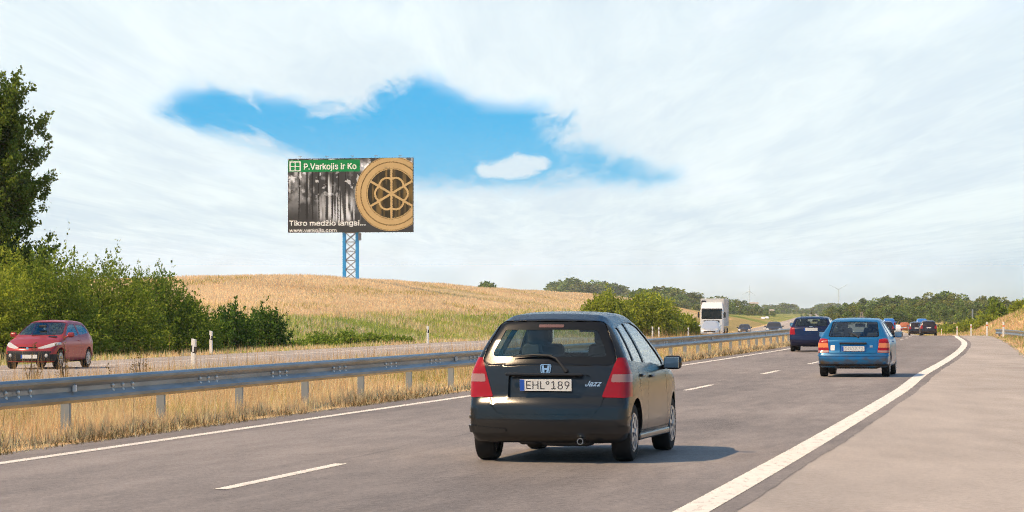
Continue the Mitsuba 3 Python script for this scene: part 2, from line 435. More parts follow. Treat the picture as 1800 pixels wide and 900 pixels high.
def median_grass():
    rng, soup = np.random.default_rng(5), Soup()
    for Y0, Y1, per, w in ((29, 50, 620, .009), (50, 80, 300, .014), (80, 135, 120, .024), (135, 220, 45, .04), (220, 330, 18, .06), (330, 460, 8, .09)):
        n = int((Y1 - Y0) * 10.9 * per)
        l, Y = rng.uniform(11.15, 22.1, n), rng.uniform(Y0, Y1, n)
        clump = meshkit.fbm(np.stack([l * .9, Y * .8, 0 * l], 1), 3, 9)
        keep = rng.random(n) < np.clip(.25 + 1.6 * (clump - .25), .15, 1)
        l, Y, clump = l[keep], Y[keep], clump[keep]
        n = len(l)
        ramp = np.clip((l - 11.2 - .25 * (clump - .4)) / 2.2, 0, 1)
        h = (.08 + .38 * ramp ** .8) * (.45 + 1.1 * clump) * rng.uniform(.45, 1.25, n)
        h *= .72 if Y0 > 130 else 1.0
        h *= np.where(l > 20.5, np.clip((22.4 - l) / 1.9, .25, 1), 1)
        col = pick(rng, STRAW, n)
        green = meshkit.fbm(np.stack([l * .35 + 9, Y * .22, 0 * l + 4], 1), 3, 12)
        g = (rng.random(n) < np.clip((green - .50) * 2.6, .03, .5)) & (l > 12.2)
        col[g] = pick(rng, GREENISH, g.sum())
        edge = rng.random(n) < np.clip(1.0 - (l - 11.15) / .8, 0, .8) * np.clip((clump - .2) * 3, .2, 1)
        col[edge] = pick(rng, BROWN, edge.sum(), .3)
        blades(soup, rng, xyz(l, Y, -.01), h, w * rng.uniform(.9, 1.7, n), col, .75)
        # seed heads and thin tall stalks
        k = n // 9
        i = rng.integers(0, n, k)
        i = i[l[i] > 12.5]
        blades(soup, rng, xyz(l[i], Y[i], 0), h[i] * rng.uniform(1.2, 1.9, len(i)), np.full(len(i), w * .7), pick(rng, [(.72, .52, .28), (.60, .40, .20), (.48, .30, .14)], len(i)), .22)
    return soup


scene['dry_grass'] = median_grass().shape('mat_straw')
tag('dry_grass', 'tall dry straw coloured grass filling the median strip', 'grass', kind='stuff')


def verge_grass():
    rng, soup = np.random.default_rng(6), Soup()
    for Y0, Y1, per, w in ((80, 140, 42, .035), (140, 230, 26, .05), (230, 380, 10, .08), (380, 560, 4, .13)):
        n = int((Y1 - Y0) * 12.6 * per)
        l, Y = rng.uniform(32.7, 45.3, n), rng.uniform(Y0, Y1, n)
        clump = meshkit.fbm(np.stack([l * .5, Y * .22, 0 * l], 1), 4, 19)
        h = (.16 + .42 * clump * np.clip((l - 32.6) / 2.5, .25, 1)) * rng.uniform(.5, 1.3, n)
        col = pick(rng, [(.50, .54, .12), (.40, .48, .10), (.62, .60, .18), (.30, .40, .08)], n)
        dry = rng.random(n) < np.clip((clump - .42) * 2.2 + .14 + .45 * (l < 34.6) + .12 * ((l > 38) & (l < 41)), .06, .9)
        col[dry] = pick(rng, STRAW, dry.sum())
        blades(soup, rng, xyz(l, Y, -.02), h, w * rng.uniform(.8, 1.5, n), col, .6)
    return soup


scene['verge_grass'] = verge_grass().shape('mat_straw')
tag('verge_grass', 'green and yellow rough grass on the bank behind the oncoming carriageway', 'grass', kind='stuff')


def grain():
    rng, soup = np.random.default_rng(7), Soup()
    for Y0, Y1, per, w in ((110, 220, 20, .045), (220, 340, 15, .07), (340, 480, 7, .10), (480, 720, 3, .15)):
        n = int((Y1 - Y0) * 27 * per)
        l, Y = rng.uniform(44, 71, n), rng.uniform(Y0, Y1, n)
        c = meshkit.fbm(np.stack([l * .16, Y * .07, 0 * l], 1), 4, 31)
        h = rng.uniform(.18, .36, n) * (.8 + .4 * c)
        col = pick(rng, [(.96, .70, .47), (.97, .74, .51), (.95, .66, .42), (.94, .68, .43)], n, .07) * (.86 + .28 * c)[:, None]
        weed = rng.random(n) < np.clip((meshkit.fbm(np.stack([l * .2 + 3, Y * .05, 0 * l + 8], 1), 4, 33) - .53) * 3, .0, .45)
        col[weed] = pick(rng, [(.48, .43, .13), (.62, .51, .21), (.40, .38, .10)], weed.sum())
        blades(soup, rng, xyz(l, Y, -.02), h, w * rng.uniform(.8, 1.6, n), col, .65)
    return soup


scene['grain'] = grain().shape('mat_straw')
tag('grain', 'ripe pale golden grain standing all over the low hill', 'grain', kind='stuff')


def bank_grass():
    rng, soup = np.random.default_rng(8), Soup()
    for Y0, Y1, per, w in ((95, 190, 22, .04), (190, 330, 12, .07), (330, 520, 6, .11)):
        n = int((Y1 - Y0) * 16 * per)
        Y, d = rng.uniform(Y0, Y1, n), rng.uniform(-.15, 16, n) ** 1.0
        l = edge_right(Y) - d
        c = meshkit.fbm(np.stack([l * .4, Y * .12, 0 * l], 1), 4, 41)
        h = np.clip(.08 + .3 * d, .08, .45) * rng.uniform(.5, 1.3, n) * (.6 + .8 * c)
        col = pick(rng, [(.80, .57, .35), (.84, .63, .40), (.72, .48, .27)], n)
        g = rng.random(n) < np.clip((c - .45) * 3 + .35 * (d > 7), .06, .8)
        col[g] = pick(rng, [(.36, .39, .09), (.48, .46, .13), (.25, .30, .07)], g.sum())
        blades(soup, rng, xyz(l, Y, -.02), h, w * rng.uniform(.8, 1.5, n), col, .6)
    return soup


scene['bank_grass'] = bank_grass().shape('mat_straw')
tag('bank_grass', 'dry pinkish grass on the cutting bank right of the shoulder', 'grass', kind='stuff')


# ------------------------------------------------------------------ shrubs and trees
def tube_mesh(P, R, n=6):
    P, R = np.asarray(P, float), np.asarray(R, float)
    d = np.gradient(P, axis=0)
    d /= np.linalg.norm(d, axis=1, keepdims=True)
    u = np.cross(d, [.31, .17, .93] if abs(d[:, 2]).mean() < .8 else [1, .2, 0])
    u /= np.linalg.norm(u, axis=1, keepdims=True)
    v = np.cross(d, u)
    a = np.arange(n) * 2 * np.pi / n
    V = P[:, None] + R[:, None, None] * (np.cos(a)[None, :, None] * u[:, None] + np.sin(a)[None, :, None] * v[:, None])
    i = np.arange(len(P) * n).reshape(len(P), n)
    a0, a1 = i[:-1], np.roll(i[:-1], -1, 1)
    b0, b1 = i[1:], np.roll(i[1:], -1, 1)
    F = np.concatenate([np.stack([a0, a1, b1], -1).reshape(-1, 3), np.stack([a0, b1, b0], -1).reshape(-1, 3)])
    return trimesh.Trimesh(V.reshape(-1, 3), F, process=False)


def leaves(soup, rng, P, size, col, out=None, aspect=.5):
    """One small rhombic leaf spray at each point."""
    n = len(P)
    d = rng.standard_normal((n, 3))
    if out is not None:
        d = d * .75 + out * .8
    d /= np.linalg.norm(d, axis=1, keepdims=True)
    r = rng.standard_normal((n, 3))
    s = np.cross(d, r)
    s /= np.linalg.norm(s, axis=1, keepdims=True)
    L = (size * rng.uniform(.6, 1.4, n))[:, None]
    W = L * aspect * .5
    m = P + d * L * .45
    soup.quad(P, m + s * W, P + d * L, m - s * W, col)


def shoots(rng, n, width, height, skirt=.05, rough=.5, seed=0):
    """Curved shoots from the foot of a shrub to its uneven outline: (n, 8, 3)."""
    u = rng.uniform(0, 1, n)
    th = rng.uniform(0, 2 * np.pi, n)
    el = np.arcsin(np.clip(skirt + (1 - skirt) * u, -1, 1)) 
    d = np.stack([np.cos(el) * np.cos(th), np.cos(el) * np.sin(th), np.sin(el)], 1)
    r = .97 - rough / 2 + rough * meshkit.fbm(d * 1.9 + seed, 3, seed) + rng.normal(0, .07, n)
    if rough < .3:                                        # clipped looking, round topped bushes
        d = np.stack([d[:, 0], d[:, 1], np.sign(d[:, 2]) * np.abs(d[:, 2]) ** .62], 1)
    tip = d * r[:, None] * [width / 2, width / 2, height]
    base = np.stack([rng.normal(0, .13 * width, n), rng.normal(0, .13 * width, n), np.zeros(n)], 1)
    t = np.linspace(0, 1, 8)[None, :, None]
    ctrl = base * .4 + tip * .45 + np.array([0, 0, 1.0]) * (.12 * height)
    return (1 - t) ** 2 * base[:, None] + 2 * t * (1 - t) * ctrl[:, None] + t * t * tip[:, None]


def shrub(name, label, loc, width, height, palette, n_shoots, n_leaves, leaf, group=None, seed=0, spiky=.35, cat='bush', rough=.5):
    rng = np.random.default_rng(1000 + seed)
    S = shoots(rng, n_shoots, width, height, -.02, rough, seed)
    i = rng.integers(0, n_shoots, n_leaves)
    t = 1 - rng.random(n_leaves) ** 1.4 * .75
    f = t * 7
    k = np.minimum(f.astype(int), 6)
    P = S[i, k] * (1 - (f - k))[:, None] + S[i, k + 1] * (f - k)[:, None]
    out = S[i, k + 1] - S[i, k]
    out /= np.linalg.norm(out, axis=1, keepdims=True) + 1e-9
    P = P + rng.normal(0, 1, (n_leaves, 3)) * (.035 + .13 * (1 - t))[:, None] * width * .32
    # long tips that stand out of the outline
    m = int(n_shoots * spiky)
    j = rng.integers(0, n_shoots, m)
    up = S[j, 7] - S[j, 6]
    up = up / (np.linalg.norm(up, axis=1, keepdims=True) + 1e-9) * .6 + np.array([0, 0, .75]) + rng.normal(0, .15, (m, 3))
    up[:, 2] = np.abs(up[:, 2])
    L = rng.uniform(.05, .17, m) * height
    q = 9
    tt = rng.random((m, q))
    P2 = (S[j, 7][:, None] + up[:, None] * (L[:, None] * tt)[..., None]).reshape(-1, 3) + rng.normal(0, .03 * leaf / .1, (m * q, 3))
    P = np.vstack([P, P2])
    out = np.vstack([out, np.repeat(up, q, 0)])
    P[:, 2] = np.maximum(P[:, 2], .02)
    clump = meshkit.fbm(P * (2.2 / max(width, 1) * 2.2) + 5 * seed, 3, 3)
    col = pick(rng, palette, len(P), .2) * (.72 + .56 * clump)[:, None]
    soup = Soup()
    leaves(soup, rng, P, leaf, col, out)
    root = numbered(name)
    tag(root, label, cat, group)
    loc = np.asarray(loc, float)
    soup.v = [v + loc for v in soup.v]
    scene[root + '__foliage'] = soup.shape('mat_leaf')
    labels[root + '__foliage'] = {'kind': 'stuff'}
    sticks = [tube_mesh(S[a] + loc - [0, 0, .05], np.linspace(.035, .006, 8) * max(.6, height / 4), 4) for a in range(0, min(n_shoots, 26))]
    scene[root + '__stem'] = mikit.ply(trimesh.util.concatenate(sticks), 'mat_bark', True)
    return root


WILLOW = [(.20, .30, .036), (.31, .38, .055), (.145, .225, .028), (.38, .42, .066), (.19, .26, .045)]
DARKER = [(.13, .215, .03), (.20, .285, .044), (.095, .165, .024), (.27, .33, .052)]
YELLOWER = [(.36, .42, .05), (.46, .48, .068), (.26, .33, .043), (.34, .38, .06)]
G1, G2, G3, G4 = 'willow shrubs behind the red car', 'small dark shrubs beside the white posts', 'low shrubs along the far verge', 'round shrubs beyond the black car'
for i, (x, Y, w, h, pal, lab) in enumerate((
        (-45, 106, 5.6, 3.9, YELLOWER, 'yellow green willow shrub at the left edge behind the red car bonnet'),
        (75, 110, 5.6, 3.75, WILLOW, 'tall green willow shrub directly behind the red car'),
        (185, 114, 5.4, 3.85, WILLOW, 'tall green willow shrub just right of the red car'),
        (278, 119, 4.6, 3.55, DARKER, 'darker willow shrub leaning right, second last of the tall row'),
        (332, 122, 2.9, 2.3, DARKER, 'shorter dark shrub at the right end of the tall willow row'))):
    shrub('willow_shrub', lab, at(x, Y, -.1), w, h, pal, 620, 36000 if i < 4 else 17000, .122, G1, 11 + i, .17)
for i, (x, Y, w, h, lab) in enumerate(((408, 133, 2.3, 2.15, 'dark green bush just right of the far white post'), (468, 137, 2.3, 2.1, 'dark pointed bush, the second right of the far white post'))):
    shrub('dark_shrub', lab, at(x, Y, -.1), w, h, [(.11, .20, .036), (.17, .27, .05), (.07, .14, .026)], 260, 9000, .14, G2, 31 + i, .3)
for i, (x, Y, w, h) in enumerate(((522, 141, 1.9, .62), (565, 144, 2.1, .95), (612, 147, 1.7, 1.0), (655, 150, 1.9, .7), (700, 154, 2.0, .55))):
    shrub('low_shrub', ('dark low bush nearest the two dark pointed bushes', 'low green bush, second of the low row under the billboard', 'low green bush with an upright tip below the billboard mast',
                        'low spreading bush right of the billboard mast', 'thin low bush nearest the lone black banded post')[i], at(x, Y, -.05), w, h, [(.26, .36, .055), (.36, .44, .08), (.20, .29, .05)], 140, 4200, .13, G3, 41 + i, .3)
for i, (x, Y, w, h, lab) in enumerate(((1066, 284, 5.6, 4.7, 'big round yellow green bush left in the group beyond the black car'), (1136, 290, 7.6, 4.6, 'biggest round green bush in the middle beyond the black car'),
                                       (1192, 296, 4.6, 2.6, 'lower round bush between the big bush and the truck'))):
    shrub('round_shrub', lab, at(x, Y, -.3), w, h, [(.34, .40, .05), (.44, .48, .065), (.26, .33, .045), (.36, .38, .06)], 760, 30000, .25, G4, 51 + i, .0, rough=.2)


def big_tree():
    """The tall poplar at the left edge: trunk, limbs that sweep upwards, leaves in clumps along them."""
    rng = np.random.default_rng(77)
    loc = at(-48, 122, -.2)
    H = 9.7
    root = numbered('poplar_tree')
    tag(root, 'tall dark green poplar tree at the left edge of the photo', 'tree')
    z = np.linspace(0, H * .93, 14)
    trunk_line = np.stack([.12 * np.sin(z * .5), .1 * np.cos(z * .4), z], 1)
    scene[root + '__trunk'] = mikit.ply(tube_mesh(trunk_line + loc, np.linspace(.24, .03, 14), 8), 'mat_bark', True)
    limbs, soup, tips, dirs = [], Soup(), [], []
    env = table((0, 1.6), (1.2, 2.8), (3.0, 3.0), (4.6, 2.7), (6.0, 3.3), (7.5, 2.7), (9.3, 1.9), (10.8, 1.0), (11.9, .25))
    for k in range(210):
        z0 = rng.uniform(.6, H * .9)
        th = rng.uniform(0, 2 * np.pi)
        out = .98 * float(env(min(H, z0 + 1.2))) * rng.uniform(.62, 1.12)
        rise = out * rng.uniform(.15, .95) if z0 > 3 else out * rng.uniform(-.1, .5)
        t = np.linspace(0, 1, 7)
        c = np.array([0, 0, z0]) + np.stack([np.cos(th) * out * t, np.sin(th) * out * t, rise * t ** 1.6], 1) + rng.normal(0, .05, (7, 3))
        limbs.append(tube_mesh(c + loc, np.linspace(.06, .012, 7), 4))
        for q in range(9):                                             # leafy twigs along the limb
            f = rng.uniform(.3, 1) * 6
            i = min(int(f), 5)
            p = c[i] * (1 - f + i) + c[i + 1] * (f - i)
            d = (c[-1] - c[0]) / np.linalg.norm(c[-1] - c[0]) * .5 + rng.normal(0, .5, 3) + [0, 0, .55]
            d /= np.linalg.norm(d)
            n = 105
            s = rng.random(n) ** .8
            tips.append(p + d * (s * rng.uniform(.5, 1.25))[:, None] + rng.normal(0, .10, (n, 3)))
            dirs.append(np.repeat(d[None], n, 0))
    P, D = np.vstack(tips), np.vstack(dirs)
    col = pick(rng, [(.115, .18, .028), (.18, .245, .04), (.08, .13, .022), (.26, .31, .055)], len(P), .2) * (.7 + .6 * meshkit.fbm(P * 1.2, 3, 2))[:, None]
    leaves(soup, rng, P + loc, .135, col, D, .7)
    scene[root + '__crown'] = soup.shape('mat_leaf')
    labels[root + '__crown'] = {'kind': 'stuff'}
    scene[root + '__limb'] = mikit.ply(trimesh.util.concatenate(limbs), 'mat_bark', True)


big_tree()


def far_tree(seed, tall, palette, n=1500, leaf=.62):
    """A whole tree about 10 m high for the woods: short trunk, a crown of uneven lobes of leaf sprays."""
    rng, soup = np.random.default_rng(300 + seed), Soup()
    k = rng.integers(10, 14)
    c = np.stack([rng.normal(0, 1.35, k), rng.normal(0, 1.35, k), rng.uniform(1.0, 8.6, k)], 1)
    c[0] = [0, 0, 8.8]
    c[:, :2] *= np.clip(1.25 - c[:, 2:] / 14, .5, 1)
    r = rng.uniform(1.1, 1.9, k) * np.clip(1.35 - c[:, 2] / 16, .6, 1.2)
    i = rng.integers(0, k, n)
    d = rng.standard_normal((n, 3))
    d /= np.linalg.norm(d, axis=1, keepdims=True)
    P = c[i] + d * (r[i] * rng.uniform(.55, 1.05, n))[:, None] * [1, 1, 1.1]
    col = pick(rng, palette, n, .22) * (.65 + .7 * rng.random(k))[i][:, None]
    leaves(soup, rng, P, leaf, col, d, .85)
    v = np.concatenate(soup.v).reshape(-1, 3)
    cc = np.concatenate(soup.c).reshape(-1, 3)
    tr = tube_mesh([[0, 0, -1], [0, 0, 3], [.1, 0, 8]], [.18, .14, .04], 5)
    V = np.vstack([v, tr.vertices])
    F = np.vstack([np.arange(len(v)).reshape(-1, 3), tr.faces + len(v)])
    V[:, 2] *= 10.3 / v[:, 2].max()
    V[:, :2] *= 1 + (tall - 1.05)
    return mikit.ply((V, F), 'mat_leaf', False, color=np.vstack([cc, np.tile([.12, .09, .06], (len(tr.vertices), 1))]))


WOOD = [(.15, .23, .05), (.21, .29, .06), (.105, .17, .042), (.28, .34, .085)]
FAR_TREES = [far_tree(i, .9 + .05 * i, WOOD if i % 3 else [(.20, .23, .05), (.28, .29, .08), (.15, .18, .04)]) for i in range(7)]


def plant_wood(label, group, sky_line, Y0, Y1, rows, step, base=None, seed=0, width=1.0, jitter=.07):
    """Trees of a wood, row behind row, as high as the skyline asks for at their place."""
    rng = np.random.default_rng(seed)
    sx, sy = np.array(sky_line, float).T
    f = PchipInterpolator(sx, sy)
    for r in range(rows):
        Y = Y0 + (Y1 - Y0) * r / max(rows - 1, 1)
        x = sx[0] + rng.uniform(0, step)
        while x < sx[-1]:
            Yt = Y * rng.uniform(.96, 1.04)
            g = at(x, Yt) if base is None else np.array([(x - 900) / FOCAL * Yt, Yt, base])
            top = CAM_H - (float(f(x)) - 549) / FOCAL * Yt
            frac = 1.0 if r == rows - 1 else .62 + .38 * r / max(rows - 1, 1)
            h = max(2.0, (top - g[2]) * frac * (1 + rng.normal(0, jitter)))
            s = h / 10.3
            w = s * rng.uniform(.85, 1.25) * width
            v = int(rng.integers(0, 7))
            put('woodland_tree', FAR_TREES[v], to_world=T().translate(g.tolist()).rotate([0, 0, 1], float(rng.uniform(0, 360))).scale([w, w, s]))
            k = list(scene)[-1]
            row = 'only row' if rows == 1 else 'front row' if r == 0 else 'rearmost row' if r == rows - 1 else 'middle rows'
            tag(k, f"{('slim' if w < s * 1.05 * width else 'broad')} {('darker' if v % 3 else 'paler')} {label}, {row}", 'tree', group)
            x += step * rng.uniform(.7, 1.3)


plant_wood('green tree in the wood beyond the bend', 'trees of the wood on the right beyond the bend',
           [(1452, 540), (1475, 534), (1500, 528), (1530, 521), (1560, 520), (1600, 521), (1640, 517), (1688, 517), (1706, 526), (1730, 520), (1760, 523), (1800, 528), (1840, 530)], 820, 1180, 4, 19, None, 3, 1.35)
plant_wood('bluish tree in the wood behind the truck', 'trees of the wood behind the truck',
           [(1115, 512), (1135, 505), (1160, 506), (1190, 509), (1212, 516), (1240, 522), (1275, 521), (1300, 527), (1330, 535), (1362, 547)], 1450, 1700, 3, 12, None, 4, 1.6)
plant_wood('small hazy tree on the far horizon', 'trees on the far horizon',
           [(1340, 538), (1385, 534), (1400, 541), (1430, 539), (1450, 533), (1475, 533)], 2600, 3300, 2, 7, None, 5, 1.9)
plant_wood('hazy tree behind the brow of the hill', 'trees behind the brow of the hill', [(968, 500), (985, 496), (1010, 495.5), (1040, 497), (1062, 499), (1110, 506)], 2300, 2400, 2, 6.5, 1.0, 6, 1.5)
plant_wood('tree top over the hill right of the billboard', 'tree tops behind the hill right of the billboard', [(842, 497), (858, 491), (876, 496)], 1250, 1260, 1, 11, 0.0, 7, .9)
plant_wood('bushy tree at the edge of the far meadow', 'trees at the edge of the far meadow', [(1405, 548), (1430, 549), (1455, 544), (1480, 543)], 1300, 1500, 2, 12, None, 8, 1.3)
for i, (x, Y, w, h, pal, lab) in enumerate(((1692, 372, 5, 1.35, YELLOWER, 'light green bush at the foot of the bank right of the last car'), (1716, 352, 5, 1.45, YELLOWER, 'light green bush on the bank, second from the last car'),
                                            (1736, 340, 3.6, 1.5, YELLOWER, 'green bush on the bank left of the small green sign'), (1752, 350, 2.9, 2.9, WILLOW, 'round dark green small tree left of the green sign'),
                                            (1798, 322, 2.6, 1.3, YELLOWER, 'green bush on top of the bank at the right edge'), (1668, 420, 4, 1.3, YELLOWER, 'small yellow green bush next to the outermost marker post'))):
    shrub('bank_shrub', lab, at(x, Y, -.2), w, h, pal, 160, 3600, .36, 'bushes on the right bank', 71 + i, .15)
for i, (l, Y) in enumerate(((20.6, 57.5), (21.0, 60.5), (20.2, 63), (16.8, 51))):
    shrub('tall_weed', ('dark tall weed in front of the red car bumper', 'dark tall weed before the front wheel of the red car', 'thin weed in front of the door of the red car', 'dry brown weed behind the guardrail at left')[i],
          xyz(l, Y), .5, (.95, 1.0, .8, .6)[i], [(.16, .13, .06), (.30, .22, .09), (.12, .12, .04)], 22, 200, .045, 'tall weeds in the median', 91 + i, .6, 'weed')


# ------------------------------------------------------------------ vehicles
def tint_glass(name, t):
    return mat(name, {'type': 'thindielectric', 'int_ior': 1.5, 'specular_transmittance': {'type': 'rgb', 'value': list(t)}})


tint_glass('glass', (.62, .72, .70))
tint_glass('glass_clear', (.86, .93, .90))
tint_glass('glass_dark', (.50, .62, .60))
mat('dark_glass', principled((.010, .017, .02), .12, spec=.35, clear=.2))
mat('rubber', principled((.022, .021, .02), .8, spec=.25))
mat('black_plastic', principled((.025, .025, .026), .5, spec=.4))
mat('gloss_black', principled((.008, .008, .009), .2, spec=.35, clear=.25))
mat('seat_cloth', principled((.05, .055, .06), .85, spec=.2))
mat('alloy', principled((.55, .56, .58), .32, metallic=.9))
mat('chrome', principled((.86, .87, .88), .12, metallic=1.0))
mat('red_lens', principled((.34, .004, .009), .22, spec=.35, clear=.3))
mat('orange_lens', principled((.80, .22, .05), .15, spec=.7, clear=1.0))
mat('clear_lens', principled((.34, .19, .18), .2, spec=.4, clear=.3))
mat('dull_lens', principled((.16, .09, .09), .25, spec=.4))
mat('headlamp', principled((.52, .51, .49), .12, spec=.9, clear=1.0))
mat('plate_white', principled((.78, .77, .73), .4, spec=.5))
mat('plate_blue', principled((.02, .10, .48), .4, spec=.5))
mat('ink', principled((.03, .03, .035), .5))
mat('yellow_print', principled((.80, .65, .10), .5))
mat('white_print', principled((.82, .82, .80), .5))


def dusty(base, dust, z0, z1, amount):
    """Paint with road dust low down on the body (a wear pattern fixed to the body's own height)."""
    def fn(p, n, uv):
        k = smoothstep(z1, z0, p.z) * amount * smoothstep(.25, .75, fbm(p.x * 7, p.y * 7, p.z * 9, 4))
        return mix(base, dust, k)
    return mikit.proc(fn)


mat('black_paint', {**principled((.0085, .0084, .0084), .22, metallic=0.0, spec=.5, clear=.7), 'clearcoat_gloss': .97})
mat('blue_paint', principled(dusty((.006, .165, .38), (.10, .085, .07), .32, .62, 1.1), .24, metallic=.45, spec=.5, clear=1.0))
mat('navy_paint', principled((.003, .009, .055), .22, metallic=.4, spec=.5, clear=1.0))
mat('red_paint', principled((.40, .036, .034), .24, metallic=.35, spec=.5, clear=1.0))
mat('silver_paint', principled((.62, .66, .70), .28, metallic=.5, clear=1.0))
mat('white_paint', principled((.78, .79, .80), .3, clear=1.0))
mat('grey_paint', principled((.07, .07, .075), .25, metallic=.5, clear=1.0))
mat('brown_paint', principled((.035, .022, .022), .22, metallic=.5, clear=1.0))
mat('bright_blue_paint', principled((.02, .16, .55), .25, clear=1.0))
mat('rust_paint', principled((.42, .13, .06), .55))


def cs(poly):
    """A manifold3d cross section of a shapely polygon, or of corner points with rounding."""
    polys = getattr(poly, 'geoms', [poly])
    rings = []
    for g in polys:
        g = shapely.geometry.polygon.orient(g)
        rings += [np.array(r.coords)[:-1] for r in (g.exterior, *g.interiors)]
    return CrossSection(rings, m3.FillRule.EvenOdd)


def rounded(points, r, r_in=None):
    p = Polygon(points)
    p = p.buffer(-r, quad_segs=6).buffer(r, quad_segs=6)
    r2 = r if r_in is None else r_in
    return p.buffer(r2, quad_segs=6).buffer(-r2, quad_segs=6)


def along_y(poly, y0, y1):
    return cs(poly).extrude(y1 - y0).rotate([90, 0, 0]).translate([0, y1, 0])


def along_x(poly, x0, x1):
    return cs(poly).extrude(x1 - x0).transform(np.array([[0, 0, 1, x0], [1, 0, 0, 0], [0, 1, 0, 0.0]]))


def along_z(poly, z0, z1):
    return cs(poly).extrude(z1 - z0).translate([0, 0, z0])


def flipped(poly):
    return shapely.affinity.scale(poly, -1, 1, origin=(0, 0))


def tm(m):
    q = m.to_mesh()
    return trimesh.Trimesh(q.vert_properties[:, :3], q.tri_verts, process=False)


def rbox(sx, sy, sz, r):
    s = Manifold.sphere(r, 12)
    return Manifold.batch_hull([s.translate([a * (sx / 2 - r), b * (sy / 2 - r), c * (sz / 2 - r)]) for a in (-1, 1) for b in (-1, 1) for c in (-1, 1)])


class Shell:
    """The smooth outer form of a car: a side profile, a plan outline and a cross-section, blended into one closed surface. y runs forward, z up, the origin on the road."""

    def __init__(s, L, W, H, side, plan, section, bow_rear=.12, bow_front=.2, crown=.05, blend=.1, round_side=.08, step=.05, zc=.62):
        s.L, s.W, s.H, s.bow, s.crown, s.k, s.zc, s.step = L, W, H, (bow_rear, bow_front), crown, blend, zc, step
        poly = rounded(side, round_side, .12)
        s.y0, s.z0, c = -L / 2 - .5, -.3, .015
        ys, zs = np.arange(s.y0, L / 2 + .5, c), np.arange(s.z0, H + .5, c)
        gy, gz = np.meshgrid(ys, zs, indexing='ij')
        pts = shapely.points(gy.ravel(), gz.ravel())
        d = shapely.distance(pts, poly.exterior)
        s.grid = np.where(shapely.contains(poly, pts), -d, d).reshape(gy.shape)
        s.c = c
        s.w, s.g = table(*plan), table(*section)

    def F(s, p):
        p = np.asarray(p, float)
        if p.ndim == 1:
            return s.F(p[None])[0]
        x, y, z = p[..., 0], p[..., 1], p[..., 2]
        u = np.clip(np.abs(x) / (s.W / 2), 0, 1.3) ** 2
        t = np.clip(np.abs(y) / (s.L / 2), 0, 1.1) ** 2
        ye = y + np.where(y < 0, -s.bow[0], s.bow[1]) * u * t
        ze = z + s.crown * u * np.clip((z - .55) / .4, 0, 1)
        a = map_coordinates(s.grid, [(ye - s.y0) / s.c, (ze - s.z0) / s.c], order=1, mode='nearest')
        b = np.abs(x) - s.w(y) * s.g(z)
        h = np.clip(.5 + .5 * (a - b) / s.k, 0, 1)
        return b * (1 - h) + a * h + s.k * h * (1 - h)

    def solid(s, off=0.0, step=None):
        step = step or s.step
        n = [max(6, int(round(v / step))) for v in (s.W, s.L, s.H)]
        idx = {}
        ii = np.stack(np.meshgrid(*[np.arange(k + 1) for k in n], indexing='ij'), -1)
        on = ((ii == 0) | (ii == np.array(n))).any(-1)
        number = np.full(on.shape, -1)
        number[on] = np.arange(on.sum())
        q = ii[on] / np.array(n) - .5
        q = np.sign(q) * (np.abs(q) * .5 + (.5 * np.sin(np.abs(q) * np.pi)) * .5) * [s.W * 1.1, s.L * 1.05, s.H * 1.2] + [0, 0, s.zc]
        faces = []
        for ax in range(3):
            for side in (0, n[ax]):
                g = np.take(number, side, axis=ax)
                f = np.stack([g[:-1, :-1], g[1:, :-1], g[1:, 1:], g[:-1, 1:]], -1).reshape(-1, 4)
                flip = (side == 0) ^ (ax == 1)
                faces.append(f[:, ::-1] if flip else f)
        faces = np.vstack(faces)
        lim = s.L / 2 - .75
        c = np.stack([0 * q[:, 0], np.clip(q[:, 1] * .9, -lim, lim), 0 * q[:, 0] + s.zc], 1)
        d = (q - c) * 2.2
        lo, hi = np.zeros(len(q)), np.ones(len(q))
        for _ in range(26):
            m = (lo + hi) / 2
            inside = s.F(c + d * m[:, None]) < off
            lo, hi = np.where(inside, m, lo), np.where(inside, hi, m)
        v = c + d * ((lo + hi) / 2)[:, None]
        f = np.vstack([faces[:, [0, 1, 2]], faces[:, [0, 2, 3]]])
        mesh = m3.Mesh(vert_properties=v.astype(np.float32), tri_verts=f.astype(np.uint32))
        M = Manifold(mesh)
        if M.volume() < 0:
            M = Manifold(m3.Mesh(vert_properties=v.astype(np.float32), tri_verts=f[:, ::-1].astype(np.uint32)))
        return M.as_original()

    def hit_y(s, x, z, front=False):
        """Where the rear (or front) surface lies at this height and offset, and its normal."""
        lo, hi = (0.0, s.L / 2 + .3) if front else (0.0, -s.L / 2 - .3)
        for _ in range(30):
            m = (lo + hi) / 2
            lo, hi = (m, hi) if float(s.F(np.array([x, m, z]))) < 0 else (lo, m)
        return lo

    def hit_x(s, y, z, side=1):
        lo, hi = 0.0, side * (s.W / 2 + .3)
        for _ in range(30):
            m = (lo + hi) / 2
            lo, hi = (m, hi) if float(s.F(np.array([m, y, z]))) < 0 else (lo, m)
        return lo

    def normal(s, p):
        p, e = np.asarray(p, float), .01
        g = np.array([float(s.F(p + e * k) - s.F(p - e * k)) for k in np.eye(3)])
        return g / np.linalg.norm(g)


def skin(S, prism):
    """Only the part of the surface of S that lies inside the prism, as an open sheet."""
    r = S ^ prism
    q = r.to_mesh()
    ids, idx = np.array(q.run_original_id), np.array(q.run_index)
    f = np.array(q.tri_verts)
    keep = np.zeros(len(f), bool)
    for k, oid in enumerate(ids):
        if oid == S.original_id():
            keep[idx[k] // 3: idx[k + 1] // 3] = True
    m = trimesh.Trimesh(np.array(q.vert_properties)[:, :3], f[keep], process=False)
    m.remove_unreferenced_vertices()
    return m


